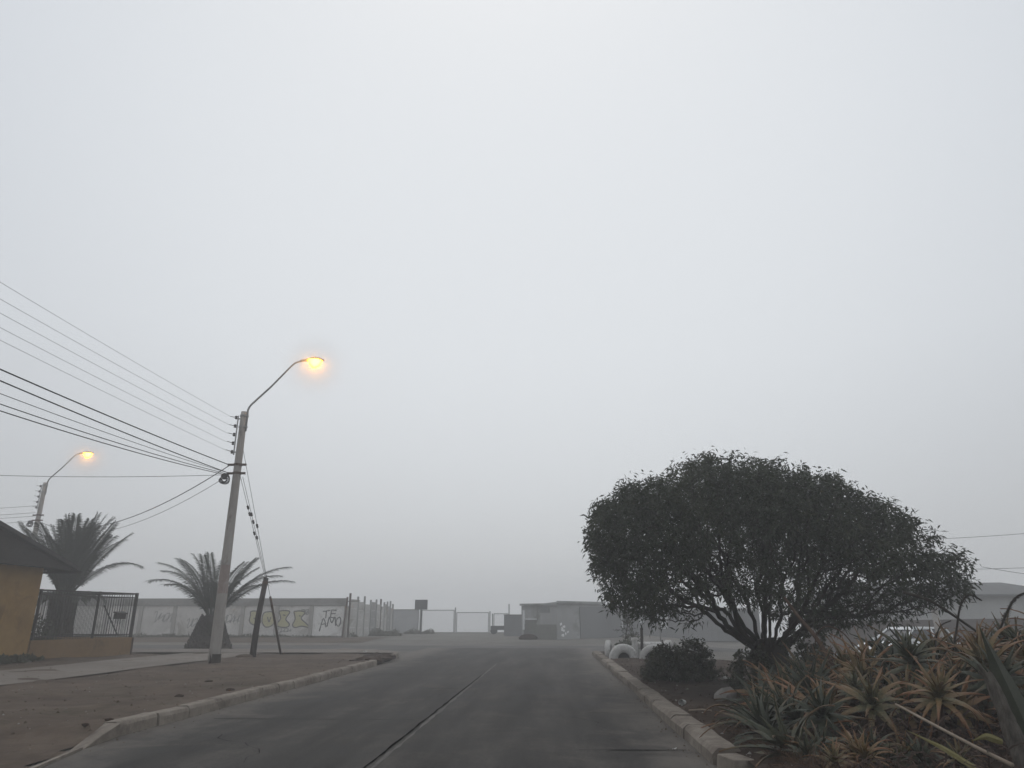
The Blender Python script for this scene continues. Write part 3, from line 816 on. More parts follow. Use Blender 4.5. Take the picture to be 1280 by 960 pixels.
# agave blade, log and loose leaves in the bottom right corner
def blade(name, pts, w, mt, label, cat, thick=.3):
    P = [Vector(p) for p in pts]; n = 14; vs = []; fs = []
    def cr(t):
        f = t * (len(P) - 1); i = min(len(P) - 2, int(f)); return P[i].lerp(P[i + 1], f - i)
    Q = [cr(i / n) for i in range(n + 1)]
    for _ in range(2): Q = [Q[0]] + [(Q[i - 1] + Q[i] * 2 + Q[i + 1]) / 4 for i in range(1, n)] + [Q[-1]]
    for i, q in enumerate(Q):
        t = i / n; d = (Q[min(i + 1, n)] - Q[max(i - 1, 0)]).normalized()
        s = d.cross(Vector((0, -1, .25))).normalized(); u = s.cross(d)
        ww = w * (.75 + .5 * math.sin(math.pi * min(1, t * 1.25))) * (1 - t ** 2.2) + .003
        vs += [q - s * ww * .5 - u * ww * .12, q + u * ww * thick * .35, q + s * ww * .5 - u * ww * .12, q - u * ww * thick]
    for i in range(n):
        for k in range(4):
            k2 = (k + 1) % 4; fs.append((i * 4 + k, i * 4 + k2, (i + 1) * 4 + k2, (i + 1) * 4 + k))
    fs.append((0, 3, 2, 1))
    b = MB(); b.add(vs, fs); return tag(b.build(name, M[mt], smooth=False), label, cat)
blade('agave_leaf', [(4.52, 7.6, -.02), (4.42, 7.6, .45), (4.30, 7.62, .95), (4.19, 7.6, 1.32)], .25, 'agave', 'tall dark broad agave blade pointing up left behind the log', 'agave leaf')
blade('agave_leaf', [(4.75, 7.7, 0), (4.66, 7.7, .5), (4.68, 7.75, .8), (4.78, 7.8, .98)], .14, 'agave', 'shorter green agave blade cut off by the right edge', 'agave leaf')
blade('yellowed_leaf', [(3.72, 7.15, .12), (3.55, 7.4, .27), (3.36, 7.65, .38)], .045, 'yellow_leaf', 'yellowish narrow dry blade below the pale stalk', 'dry leaf')
blade('dry_leaf', [(3.95, 7.15, .36), (3.82, 7.15, .405), (3.7, 7.18, .36)], .055, 'yellow_leaf', 'short tan dry leaf curling by the foot of the log', 'dry leaf')
rr = random.Random(91); b = MB()
pp = [Vector(p) for p in ((4.25, 7.4, -.05), (4.24, 7.42, .2), (4.20, 7.46, .5), (4.17, 7.5, .75), (4.13, 7.52, .9))]
pp = [pp[0].lerp(pp[1], t) for t in (0, .5)] + [pp[1].lerp(pp[2], t) for t in (0, .25, .5, .75)] + [pp[2].lerp(pp[3], t) for t in (0, .33, .66)] + pp[3:]
b.tube(pp, [.09, .085, .08, .078, .072, .07, .064, .062, .058, .055, .04], 16)
for i, v in enumerate(b.v):
    k = 1 + .1 * math.sin(v[2] * 40 + i) ; b.v[i] = (v[0] + rr.uniform(-.012, .012), v[1] + rr.uniform(-.012, .012), v[2] + rr.uniform(-.012, .012))
b.tube([(4.15, 7.5, .8), (4.08, 7.5, .93), (4.05, 7.5, .98)], [.03, .022, .008], 7)
tag(b.build('log', M['log']), 'grey peeling woody stem leaning at the bottom right corner', 'log')

# ------------------------------------------------------------------ house and railing on the left
root = empty('house', (-22, 20, 0), 'orange stucco house with dark gabled roof at the left edge', 'house')
b = MB(); b.prism([(-26, 15.0), (-17.95, 15.0), (-17.95, 25.0), (-26, 25.0)], -.05, 3.1); b.build('wall', M['stucco'], root)
def gable_y(s): return 20 + s * 5.95
b = MB()
tri = [(gable_y(-1), 3.06), (gable_y(1), 3.06), (20, 3.06 + 5.95 * .262)]
vs = [(x, y, z) for x in (-17.93, -17.5) for y, z in tri]
b.add(vs, [(0, 2, 1), (3, 4, 5), (0, 1, 4, 3), (1, 2, 5, 4), (2, 0, 3, 5)]); b.build('gable_board', M['gable'], root)
b = MB()
for s in (-1, 1):
    y0, z0 = gable_y(s * 1.03), 3.03; y1, z1 = 20, 3.06 + 5.95 * .262 + .02; t = .14
    pts = [(y0, z0), (y1, z1), (y1, z1 + t), (y0, z0 + t)]
    vs = [(x, y, z + .01) for x in (-26.6, -17.38) for y, z in pts]
    b.add(vs, [(0, 1, 2, 3), (7, 6, 5, 4), (0, 4, 5, 1), (1, 5, 6, 2), (2, 6, 7, 3), (3, 7, 4, 0)])
rf = b.build('roof', M['roof'], root)
b = MB(); b.bar((-26.6, gable_y(1.045), 2.99), (-17.36, gable_y(1.045), 2.99), .1, .09); b.build('gutter', M['roof'], root)
b = MB(); b.box((-17.94, 24.93, .12), (.06, .2, .22)); b.build('plinth', M['stucco_low'], root)

A0, A1 = Vector((-17.9, 25.02, 0)), Vector((-16.9, 29.5, 0)); B1 = Vector((-22.8, 30.1, 0))
root = empty('yard_fence', (-17.4, 27.2, 0), 'black iron railing on a low orange wall beside the house', 'fence')
b = MB()
for p, q in ((A0, A1), (A1, B1)):
    d = (q - p).normalized(); n = Vector((-d.y, d.x, 0)); e0 = p; e1 = q
    if p is A1: e0 = p + d * .17
    b.add([e0 + n * .0 + Vector((0, 0, -.05)), e1 + Vector((0, 0, -.05)), e1 + n * .16 + Vector((0, 0, -.05)), e0 + n * .16 + Vector((0, 0, -.05)),
           e0 + Vector((0, 0, .65)), e1 + Vector((0, 0, .65)), e1 + n * .16 + Vector((0, 0, .65)), e0 + n * .16 + Vector((0, 0, .65))],
          [(3, 2, 1, 0), (4, 5, 6, 7), (0, 1, 5, 4), (1, 2, 6, 5), (2, 3, 7, 6), (3, 0, 4, 7)])
b.build('low_wall', M['stucco_low'], root)
for p, q in ((A0, A1), (A1, B1)):
    d = (q - p).normalized(); n = Vector((-d.y, d.x, 0)) * .08; L = (q - p).length
    up = lambda z: Vector((0, 0, z))
    b = MB()
    for z, w in ((2.32, .06), (2.17, .04), (.75, .04)): b.bar(p + n + up(z), q + n + up(z), w)
    b.build('rail', M['iron'], root)
    b = MB(); k = int(L / .115)
    for i in range(1, k):
        c = p + d * (L * i / k) + n; b.tube([c + up(.66), c + up(2.30)], .009, 5)
    b.build('bars', M['iron'], root)
    for i, t in enumerate((.02, .58, .995) if p is A0 else (.55, .99)):
        b = MB(); c = p + d * (L * t) + n; b.bar(c + up(.6), c + up(2.36), .07 if t < .9 else .09); b.build('post', M['iron'], root)
d = (A1 - A0).normalized(); n = Vector((-d.y, d.x, 0)) * .11
b = MB(); b.bar(A0 + d * 3.0 + n + Vector((0, 0, 1.85)), A0 + d * 3.9 + n + Vector((0, 0, .74)), .035); b.build('brace', M['iron'], root)
b = MB(); b.tube([A1 + Vector((.02, .02, 0)), A1 + Vector((.02, .02, .64))], .035, 8); b.build('drain_pipe', M['rust'], root)
root = empty('mailbox', (-16.95, 28.6, 1.34), 'dark metal mailbox hung on the iron railing', 'mailbox')
q = A0 + d * 3.72 - Vector((-d.y, d.x, 0)) * .04
b = MB(); b.box((q.x, q.y, 1.45), (.16, .46, .2), rz=math.atan2(d.y, d.x) - math.pi / 2); b.build('box', M['iron'], root, bevel=.01)
b = MB(); b.box((q.x + .0, q.y, 1.58), (.22, .52, .05), rz=math.atan2(d.y, d.x) - math.pi / 2, ry=.25); b.build('lid', M['iron'], root)

scrub('yard_bush', (-18.9, 26.6, 0), (.7, 1.2), 1.5, 'dark bush behind the railing next to the orange house', 58, 'shrub_leaf', 1600, .16)

# ------------------------------------------------------------------ lamp poles and wires
def lamp_pole(loc, hgt, arm_dx, arm_dy, arm_h, label):
    x, y, z0 = loc
    root = empty('lamp_pole', loc, label, 'lamp pole', 'concrete street lamp poles')
    b = MB(); ns = 14
    zs = lin(z0 - .1, z0 + hgt, 14)
    b.tube([(x, y, z) for z in zs], [.185 - .075 * i / 13 for i in range(14)], 12); b.build('shaft', M['concrete'], root, smooth=True)
    b = MB(); b.tube([(x, y, z) for z in lin(z0 + 2.15, z0 + 3.05, 3)], [.166, .163, .159], 14, cap=False); b.build('paint_band', M['poster'], root, smooth=True)
    b = MB(); b.tube([(x + .02, y, z0 + q) for q in (0, .12, .3)], [.195, .188, .184], 14, cap=False); b.build('tar_band', M['wood'], root, smooth=True)
    T = Vector((x, y, z0 + hgt)); dd = Vector((arm_dx, arm_dy, 0)); u = dd.normalized(); L = dd.length
    off = u * .12
    arm = [T + off + Vector((0, 0, -.7)), T + off + Vector((0, 0, .05)), T + off + u * .03 + Vector((0, 0, .16)), T + off + u * .10 + Vector((0, 0, .27)),
           T + u * L * .50 + Vector((0, 0, arm_h * .50)), T + u * L * .86 + Vector((0, 0, arm_h * .89)), T + u * L * .93 + Vector((0, 0, arm_h * .955)), T + u * L + Vector((0, 0, arm_h * .985)), T + u * (L + .2) + Vector((0, 0, arm_h))]
    b = MB(); b.tube(arm, [.038, .038, .037, .036, .034, .03, .03, .03, .03], 8); b.build('arm', M['steel'], root, smooth=True)
    b = MB()
    for dz in (-.55, -.15): b.tube([T + Vector((0, 0, dz - .03)), T + Vector((0, 0, dz + .03))], [.135, .135], 14); b.box(T + off + Vector((0, 0, dz)), (.09, .09, .06))
    b.build('clamp', M['steel'], root)
    E = arm[-1]
    # cobra-head luminaire: tapered housing over a bulging lens
    secs = [(-.12, .05, .05, 0), (.05, .075, .07, .01), (.22, .13, .085, .03), (.42, .215, .11, .035), (.6, .18, .09, .03), (.75, .07, .035, .015)]
    def loft(sc, z_lo, z_hi, dz):
        b = MB(); vs = []; n = 12; v = Vector((-u.y, u.x, 0))
        for (s, w, h, up) in sc:
            c = E + u * s + Vector((0, 0, up + dz))
            for k in range(n):
                a = 2 * math.pi * k / n; sz = math.sin(a) * (z_hi if math.sin(a) > 0 else z_lo)
                vs.append(c + v * w * math.cos(a) + Vector((0, 0, h * sz)))
        fs = [(i * n + k, i * n + (k + 1) % n, (i + 1) * n + (k + 1) % n, (i + 1) * n + k) for i in range(len(sc) - 1) for k in range(n)]
        fs += [tuple(reversed(range(n))), tuple((len(sc) - 1) * n + k for k in range(n))]
        return b.add(vs, fs)
    hd = loft(secs, .25, 1, 0).build('lamp_head', M['steel'], root, smooth=True)
    ls = [(.18, .05, .04, 0), (.23, .14, .16, 0), (.33, .18, .27, 0), (.46, .19, .29, 0), (.57, .155, .22, 0), (.65, .09, .11, 0), (.68, .02, .02, 0)]
    loft(ls, 1, .35, .012).build('lens', M['lamp'], hd, smooth=True)
    # insulator rack on the left side
    b = MB(); b.bar(T + Vector((-.20, 0, -1.55)), T + Vector((-.20, 0, -.02 - .12)), .035)
    for dz in (-.25, -1.45): b.bar(T + Vector((-.22, 0, dz)), T + Vector((.12, 0, dz)), .04)
    b.build('insulator_rack', M['steel'], root)
    for k in range(5):
        b = MB(); c = T + Vector((-.27, 0, -.2 - .31 * k))
        b.tube([c + Vector((0, 0, q)) for q in (-.06, -.035, -.015, .015, .035, .06)], [.03, .055, .035, .035, .055, .03], 10)
        b.tube([c + Vector((-.0, -.02, 0)), c + Vector((-.18, -.10, .02 + .01 * k))], .012, 5)
        b.build('insulator', M['ceramic'], root)
    for dz in (-1.9, -2.2):
        b = MB(); b.tube([T + Vector((0, 0, dz - .04)), T + Vector((0, 0, dz + .04))], [.145, .145], 14); b.bar(T + Vector((-.34, -.02, dz)), T + Vector((.30, -.02, dz)), .07)
        b.build('cross_arm', M['rust'], root)
    b = MB()
    c = T + Vector((-.36, -.1, -2.36)); rr = random.Random(5)
    for k in range(5):
        pts = [c + Vector((.13 * math.cos(a) * (1 + .1 * k), .05 * math.sin(a * 2 + k), .14 * math.sin(a) - .02 * k)) for a in lin(0, 6.28, 15)]
        b.tube(pts, .014, 5)
    b.box(c + Vector((0, 0, .02)), (.14, .1, .16)); b.build('cable_coil', M['wire'], root)
    return root
lamp_pole((-10.76, 23.65, 0), 8.32, 1.75, 0, 1.88, 'near concrete lamp pole with lit lamp on the left dirt verge')
lamp_pole((-29.66, 40.0, -.1), 9.05, 1.62, .0, 1.72, 'hazier concrete lamp pole with lit lamp rising behind the house roof')

def wire(pts, r, mt, label, sag=None, seed=0):
    b = MB()
    if sag is not None:
        a, c = Vector(pts[0]), Vector(pts[1]); Q = []
        for i in range(41):
            t = i / 40; p = a.lerp(c, t); p.z -= 4 * sag * t * (1 - t); Q.append(p)
    else: Q = [Vector(p) for p in pts]
    b.tube(Q, r, 5)
    return tag(b.build('overhead_wire', M[mt], smooth=True), label, 'wire', 'overhead wires')
PX, PY = -10.76, 23.65
for k, (z, s) in enumerate(((8.12, .30), (7.81, .32), (7.50, .28), (7.19, .25), (6.9, .20))):
    wire([(PX - .45, PY - .1, z + .02), (PX - .05, -8, z + .02)], .0046, 'thin_wire',
         ('uppermost of the five thin wires', 'second from top of the five thin wires', 'middle one of the five thin wires', 'fourth from top of the five thin wires', 'lowest of the five thin wires')[k] + ' left of the near lamp pole', s)
wire([(PX - .3, PY, 6.42), (PX, -8, 6.46)], .016, 'wire', 'upper one of the two thick black cables left of the near lamp pole', .34)
wire([(PX - .3, PY, 6.14), (PX, -8, 6.46)], .015, 'wire', 'lower one of the two thick black cables left of the near lamp pole', .38)
wire([(PX - .3, PY, 6.14), (PX, -8, 6.1)], .008, 'wire', 'thin dark line just below the two thick cables', .52)
wire([(PX - .3, PY, 6.1), (PX, -8, 5.95)], .011, 'wire', 'upper one of the two slack lines below the thick cables', .66)
wire([(PX - .3, PY, 6.06), (PX, -8, 5.85)], .012, 'wire', 'lowest slack line below the thick cables', .74)
wire([(PX - .3, PY, 6.08), (-29.9, 24.3, 7.05)], .009, 'wire', 'long level wire crossing below the slack lines towards the left edge', .32)
wire([(PX - .3, PY, 6.4), (-29.66, 40, 6.7)], .016, 'wire', 'thick wire sagging from the near pole down behind the yard palm', 1.12)
wire([(PX - .3, PY, 6.05), (-29.66, 40, 6.5)], .009, 'wire', 'thinner wire sagging under the thick one towards the far pole', 1.15)
for k, (z, x1, y1) in enumerate(((7.6, -60, 40.5), (7.2, -60, 40.5), (7.0, -60, 40.4), (6.7, -60, 40.2))):
    wire([(-29.9, 40, z), (x1, y1, z + .2)], .012, 'thin_wire', ('topmost', 'second', 'third', 'lowest')[k] + ' line leaving the far lamp pole to the left', .5)
wire([(15.5, 44, 5.7), (33, 39, 6.4)], .014, 'thin_wire', 'upper sagging wire right of the tree crown', .35)
wire([(15, 44, 4.0), (32, 40, 4.15)], .014, 'thin_wire', 'lower sagging wire right of the tree crown', .12)
wire([(22.8, 40, 3.95), (27, 37, 3.0)], .014, 'thin_wire', 'short drooping service wire at the right edge', .1)

# stub post and guys of the near pole
root = empty('stub_post', (-11.05, 27.4, 0), 'thick dark leaning timber stub behind the near lamp pole', 'post')
b = MB(); b.tube([(-11.02, 27.35, -.1), (-11.06, 27.6, 1.4), (-11.05, 27.95, 2.85)], [.115, .105, .095], 10); b.build('timber', M['wood'], root, smooth=True)
b = MB(); b.tube([(-11.05, 27.9, 2.62), (-11.05, 27.92, 2.72)], [.108, .108], 12); b.build('collar', M['rust'], root)
b = MB(); b.blob((-11.3, 27.3, .03), (.32, .25, .1), 3)
tag(b.build('dirt_lump', M['dirt'], smooth=True), 'small dirt heap at the foot of the timber stub', 'dirt heap')
def guy(a, c, label, ins, tube=None, r=.008):
    root = empty('guy_wire', c, label, 'guy wire', 'guy wires')
    a = Vector(a); c = Vector(c)
    b = MB(); b.tube([a, c], r, 5); b.build('strand', M['wire'], root)
    for t in ins:
        p = a.lerp(c, t); d = (c - a).normalized()
        b = MB(); b.tube([p - d * .09, p - d * .05, p, p + d * .05, p + d * .09], [.02, .045, .035, .045, .02], 8); b.build('insulator', M['ceramic'], root)
    if tube:
        p = a.lerp(c, tube); b = MB(); b.tube([p, c], [.045, .05], 8); b.build('guard_tube', M['rust'], root, smooth=True)
guy((PX + .12, PY, 6.05), (-11.04, 27.95, 2.75), 'left one of the two guys from lamp pole to timber stub', (.28, .34, .52))
guy((PX + .2, PY + .05, 6.0), (-11.0, 27.98, 2.72), 'right one of the two guys from lamp pole to timber stub', (.33, .4, .55))
guy((PX + .12, PY, 6.95), (-10.87, 29.84, 0), 'long guy wire ending in a dark guard tube on the dirt', (.34,), .69)

# ------------------------------------------------------------------ graffiti wall
GY = 54.4
root = empty('graffiti_wall', (-30, GY, 0), 'long pale boundary wall with graffiti under a grey top band', 'wall')
X0, X1, st = -15.2, -67.2, 2.6
b = MB(); b.box(((X0 + X1) / 2, GY + .16, 1.1), (abs(X1 - X0), .12, 2.3)); b.build('wall_core', M['pilaster'], root)
b = MB(); b.box(((X0 + X1) / 2, GY + .10, 2.51), (abs(X1 - X0) + .06, .30, .52)); b.build('top_band', M['wall_band'], root)
for k in range(21):
    b = MB(); b.box((X0 - st * k, GY + .03, 1.1), (.26, .2, 2.28)); b.build('pilaster', M['pilaster'], root)
    if k < 20:
        b = MB(); b.box((X0 - st * (k + .5), GY + .07, 1.18), (st - .27, .08, 2.1)); b.build('panel', M['wall_white'] if k == 0 else M['wall_panel'], root)
b = MB(); b.box(((X0 + X1) / 2, GY + .02, .05), (abs(X1 - X0), .22, .16)); b.build('footing', M['wall_band'], root)
def spray(strokes, w, mt, y, name='graffiti', label=None):
    b = MB()
    for s in strokes:
        pts = [Vector((x, y, z)) for x, z in s]; Q = []
        for i in range(len(pts) - 1):
            for q in range(5):
                u = q / 5; p0, p1, p2, p3 = pts[max(0, i - 1)], pts[i], pts[i + 1], pts[min(len(pts) - 1, i + 2)]
                Q.append(.5 * ((2 * p1) + (p2 - p0) * u + (2 * p0 - 5 * p1 + 4 * p2 - p3) * u * u + (3 * p1 - p0 - 3 * p2 + p3) * u ** 3))
        Q.append(pts[-1]); vs = []; fs = []
        for i, q in enumerate(Q):
            d = (Q[min(i + 1, len(Q) - 1)] - Q[max(i - 1, 0)]).normalized(); n = Vector((-d.z, 0, d.x)) * w * .5
            vs += [q + n, q - n]
        for i in range(len(Q) - 1): fs.append((2 * i, 2 * i + 1, 2 * i + 3, 2 * i + 2))
        b.add(vs, fs)
    o = b.build(name, M[mt], root)
    if label: o['label'] = label
    return o
S_ = lambda pts, ox, oz, k=1: [(ox + x * k, oz + z * k) for x, z in pts]
F0 = GY + .026
# TE / AMO on the white bay
T_ = []
T_ += [S_([(0, .5), (.55, .58)], -16.95, 1.33), S_([(.27, .55), (.24, .02)], -16.95, 1.33)]
T_ += [S_([(.05, .58), (.0, .05)], -16.35, 1.36), S_([(.05, .58), (.42, .55)], -16.35, 1.36), S_([(.02, .32), (.35, .32)], -16.35, 1.36), S_([(0, .05), (.4, .02)], -16.35, 1.36)]
T_ += [S_([(0, -.28), (.22, .62), (.48, .02)], -17.1, .72), S_([(.05, .2), (.42, .25)], -17.1, .72)]
T_ += [S_([(0, 0), (.12, .62), (.32, .25), (.52, .66), (.62, .02)], -16.55, .78)]
T_ += [S_([(.3, .6), (.1, .45), (.05, .15), (.22, -.05), (.36, .1), (.38, .42), (.28, .6)], -15.95, .85)]
spray(T_, .07, 'spray_black', F0, label='black letters TE AMO on the white bay')
rj = random.Random(6)
spray([[(x + rj.uniform(-.05, .05), z + rj.uniform(-.05, .05)) for x, z in q] for q in T_], .04, 'spray_outline', F0 - .003, 'graffiti_overspray')
# pale yellow throw-up with dark outline over two bays
Z0 = .75
lets = [[(0, 1.05), (.25, 1.12), (.8, 1.05), (.75, .85), (.45, .8), (.75, .62), (.85, .3), (.6, .12), (.2, .2), (.0, .45), (.05, .8), (0, 1.05)],
        [(1.05, 1.0), (1.5, 1.08), (1.85, .9), (1.95, .45), (1.75, .1), (1.3, -.02), (1.0, .3), (.95, .7), (1.05, 1.0)],
        [(2.15, 1.1), (2.6, 1.15), (3.0, 1.05), (2.75, .55), (3.05, .2), (2.9, -.02), (2.3, -.0), (2.1, .2), (2.35, .6), (2.15, 1.1)],
        [(3.3, 1.08), (3.75, 1.12), (4.15, 1.0), (3.9, .6), (4.3, .25), (4.6, -.05), (4.0, .05), (3.5, -.05), (3.3, .15), (3.45, .55), (3.3, 1.08)]]
b = MB()
for L in lets:
    n = len(L) - 1; b.add([(-22.45 + x, F0 - .001, Z0 + z) for x, z in L[:-1]], [tuple(range(n))])
b.build('graffiti_fill', M['spray_yellow'], root)['label'] = 'pale yellow fill of the bubble graffiti'
spray([S_(L, -22.45, Z0) for L in lets] + [S_([(.3, .6), (.55, .55)], -22.45, Z0), S_([(1.35, .7), (1.5, .35), (1.6, .7)], -22.45, Z0), S_([(2.5, .85), (2.7, .8)], -22.45, Z0), S_([(3.7, .8), (3.85, .75)], -22.45, Z0)], .085, 'spray_outline', F0 - .004, 'graffiti_outline')
rr = random.Random(17)
for (ox, oz, w, h) in ((-20.6, .3, 1.2, .4), (-18.9, 1.55, .8, .45), (-24.6, .9, 1.5, .8), (-29.75, 1.05, 1.6, .75), (-27.2, .65, 1.5, .8), (-33.6, .8, 1.4, .7)):
    st_ = []
    for k in range(5):
        x = ox + w * k / 5; st_.append([(x, oz + h * rr.random()), (x + .2, oz + h * rr.uniform(.7, 1)), (x + .1, oz + h * rr.random() * .4), (x + .4, oz + h * rr.uniform(.3, .9)), (x + .35, oz + h * rr.random() * .3)])
    spray(st_, .05, 'spray_grey', F0, 'graffiti', 'faded scribbled grey tag')

# precast panel fence running away from the wall end
root = empty('panel_fence', (-14.8, 60, 0), 'precast concrete panel fence with protruding posts running into the fog', 'fence')
F = [Vector((-15.1 + .85 * t, 54.9 + 11.2 * t, 0)) for t in (0, .16, .30, .44, .57, .68, .77, .85, .93, 1.0)]
for i, p in enumerate(F):
    hh = 2.72 - .035 * i; b = MB(); b.bar(p + Vector((0, 0, -.05)), p + Vector((0, 0, hh + (.42 if i == 0 else .16 + .1 * (i % 3)))), .13)
    b.build('post', M['rust'] if i in (0, 5) else M['fence_dark'], root)
    if i < 9:
        q = F[i + 1]; b = MB(); d = (q - p).normalized()
        n_ = 4; hz = hh - .12 * ((i * 7) % 3)
        for k in range(n_): b.bar(p + d * .07 + Vector((0, 0, hz * (k + .5) / n_)), q - d * .07 + Vector((0, 0, hz * (k + .5) / n_)), .05, hz / n_ - .012)
        b.build('panel', M['fence_dark'] if i in (3, 7) else M['fence_panel'], root)
root = empty('lean_post', (-15.25, 54.15, 0), 'dark thin iron post at the right end of the graffiti wall', 'post')
b = MB(); b.tube([(-15.3, 54.15, -.05), (-15.1, 54.15, 2.85)], .07, 8); b.build('shaft', M['rust'], root)
b = MB(); b.bar((-15.1, 54.3, 2.55), (-14.5, 55.5, 2.6), .06); b.build('rail', M['rust'], root)

# fence with mesh gates across the end of the street
def frame(b, x0, x1, y, z0, z1, w=.07):
    for p, q in (((x0, z0), (x1, z0)), ((x0, z1), (x1, z1)), ((x0, z0), (x0, z1)), ((x1, z0), (x1, z1))): b.bar((p[0], y, p[1]), (q[0], y, q[1]), w)
def mesh_wires(b, x0, x1, y, z0, z1, s=.11):
    n = int((x1 - x0 + z1 - z0) / s); h = z1 - z0
    for i in range(n):
        t = i * s
        a0, a1 = max(0, t - (x1 - x0)), min(h, t)
        if a1 > a0:
            b.bar((x0 + t - a0, y, z0 + a0), (x0 + t - a1, y, z0 + a1), .007)
            b.bar((x1 - t + a0, y + .01, z0 + a0), (x1 - t + a1, y + .01, z0 + a1), .007)
root = empty('mesh_fence', (-13.6, 68.7, 0), 'grey sheet-covered fence bay left of the gates in the fog', 'fence')
b = MB(); b.box((-13.55, 68.7, 1.07), (2.35, .03, 2.0)); b.build('sheet', M['sheet'], root)
b = MB(); frame(b, -14.75, -12.35, 68.66, .05, 2.1); b.build('frame', M['fence_dark'], root)
for x in (-12.2, -8.93, -5.72, -3.95):
    r2 = empty('gate_post', (x, 68.7, 0), {-12.2: 'pale fence post close behind the square sign', -8.93: 'fence post between the two mesh gates', -5.72: 'double fence post right of the lower mesh gate', -3.95: 'last slim fence post beside the grey block wall'}[x], 'post', 'gate posts')
    b = MB(); b.bar((x, 68.7, -.05), (x, 68.7, 2.3 if x < -6 else 1.95 if x < -5 else 2.6), .1); b.build('shaft', M['fence_dark'], r2)
    if x == -5.72: b = MB(); b.bar((x + .24, 68.7, -.05), (x + .24, 68.7, 1.75), .1); b.build('prop', M['fence_dark'], r2)
for x0, x1, h, lb in ((-12.05, -9.05, 2.05, 'taller wire mesh gate leaf right of the square sign'), (-8.8, -5.85, 1.84, 'lower wire mesh gate leaf left of the double post'), (-5.35, -4.05, 1.74, 'narrow mesh fence bay behind the low trailer')):
    r2 = empty('mesh_gate', ((x0 + x1) / 2, 68.72, 0), lb, 'gate', 'wire mesh gates')
    b = MB(); frame(b, x0, x1, 68.72, .1, h); b.build('frame', M['fence_dark'], r2)
    b = MB(); mesh_wires(b, x0, x1, 68.72, .1, h); b.build('wire_mesh', M['steel'], r2)
root = empty('square_sign', (-11.62, 66, 0), 'dark rectangular sign on a single post before the mesh gates', 'sign')
b = MB(); b.tube([(-11.62, 66, -.05), (-11.62, 66, 2.2)], .07, 8); b.build('post', M['sign'], root)
b = MB(); b.box((-11.66, 65.92, 2.5), (1.14, .05, .84)); b.build('board', M['sign'], root, bevel=.02)
root = empty('flatbed_trailer', (-4.4, 67, 0), 'low dark flatbed trailer parked before the mesh fence', 'trailer')
b = MB(); b.box((-4.3, 67.0, .53), (2.3, 1.4, .34)); b.build('bed', M['sign'], root, bevel=.03)
for x in (-5.2, -3.6):
    for y in (66.4, 67.6):
        b = MB(); b.tube([(x, y - .08, .27), (x, y + .08, .27)], [.27, .27], 14); b.build('wheel', M['rubber'], root)

# ------------------------------------------------------------------ grey shed and far buildings on the right
root = empty('block_wall', (-3.0, 60, 0), 'short grey block wall left of the shed', 'wall')
b = MB(); b.box((-3.0, 60, .75), (1.7, .25, 1.66)); b.build('blocks', M['shed_dark'], root)
b = MB(); b.box((-3.0, 60, 1.61), (1.76, .31, .06)); b.build('coping', M['shed_low'], root)
root = empty('grey_shed', (1.5, 55, 0), 'low grey shed with pale end wall and dark long side', 'shed')
A, B, C_, D_ = (-2.15, 52.6), (.35, 51.3), (5.2, 56.8), (2.6, 58.6)
b = MB(); b.prism([A, B, C_, D_], -.05, [2.18, 2.44, 2.26, 2.1]); b.build('wall', M['shed'], root)
def on(p, q, t0, t1, z0, z1, off, b):
    p, q = Vector((*p, 0)), Vector((*q, 0)); d = q - p; n = Vector((d.y, -d.x, 0)).normalized()
    a, c = p + d * t0 - n * .02, p + d * t1 - n * .02
    w = off + .02
    vs = [a, c, c + n * w, a + n * w]
    b.prism([(v.x, v.y) for v in (a, a + n * w, c + n * w, c)], z0, z1)
    b.f = b.f
    return b
b = MB(); on(B, C_, .33, 1.0, -.03, 2.16, .06, b); b.build('side_cladding', M['shed_dark'], root)
b = MB(); on(A, B, -.03, 1.0, 2.2, 2.34, .12, b); on(B, C_, 0, .72, 2.33, 2.50, .12, b); b.build('eave', M['shed'], root)
b = MB(); on(A, B, .52, .80, 1.72, 2.12, .03, b); b.build('vent_window', M['shed_dark'], root)
b = MB(); on(A, B, .08, .98, -.03, .95, .05, b); b.build('dado', M['shed_low'], root)
b = MB(); on(A, B, .12, .42, .05, 1.25, .08, b); b.build('door', M['shed_low'], root)
b = MB(); on(A, B, .10, .44, 1.27, 1.33, .10, b); b.build('door_frame', M['pale'], root)
b = MB(); on(A, B, .05, .10, .6, 1.9, .08, b); b.build('downpipe', M['pale'], root)
n = (Vector((*B, 0)) - Vector((*A, 0))); nn = Vector((n.y, -n.x, 0)).normalized()
rr = random.Random(8); b = MB()
for k in range(9):
    p = Vector((*B, 0)) + (Vector((*C_, 0)) - Vector((*B, 0))) * rr.uniform(.03, .14); m2 = Vector((*C_, 0)) - Vector((*B, 0)); n2 = Vector((m2.y, -m2.x, 0)).normalized() * .012; p += n2
    z = .2 + .09 * k; e = m2.normalized() * rr.uniform(.12, .3)
    b.add([p + Vector((0, 0, z)), p + e + Vector((0, 0, z + rr.uniform(-.1, .15))), p + e * .9 + Vector((0, 0, z + .16)), p + Vector((0, 0, z + .12))], [(0, 1, 2, 3)])
b.build('graffiti', M['spray_white'], root)['label'] = 'white scrawled tag by the shed corner'
b = MB(); b.blob((-1.6, 51.6, .1), (.65, .4, .32), 12)
tag(b.build('dirt_heap', M['dirt_red'], smooth=True), 'dark heap against the end wall of the grey shed', 'dirt heap')
root = empty('long_shed', (10, 64, 0), 'hazy long dark shed with pale openings behind the tree', 'shed')
b = MB(); b.prism([(5.4, 62.5), (16.5, 60.5), (17.3, 66), (6.2, 68)], -.4, [1.95, 1.95, 2.1, 2.1]); b.build('wall', M['shed_dark'], root)
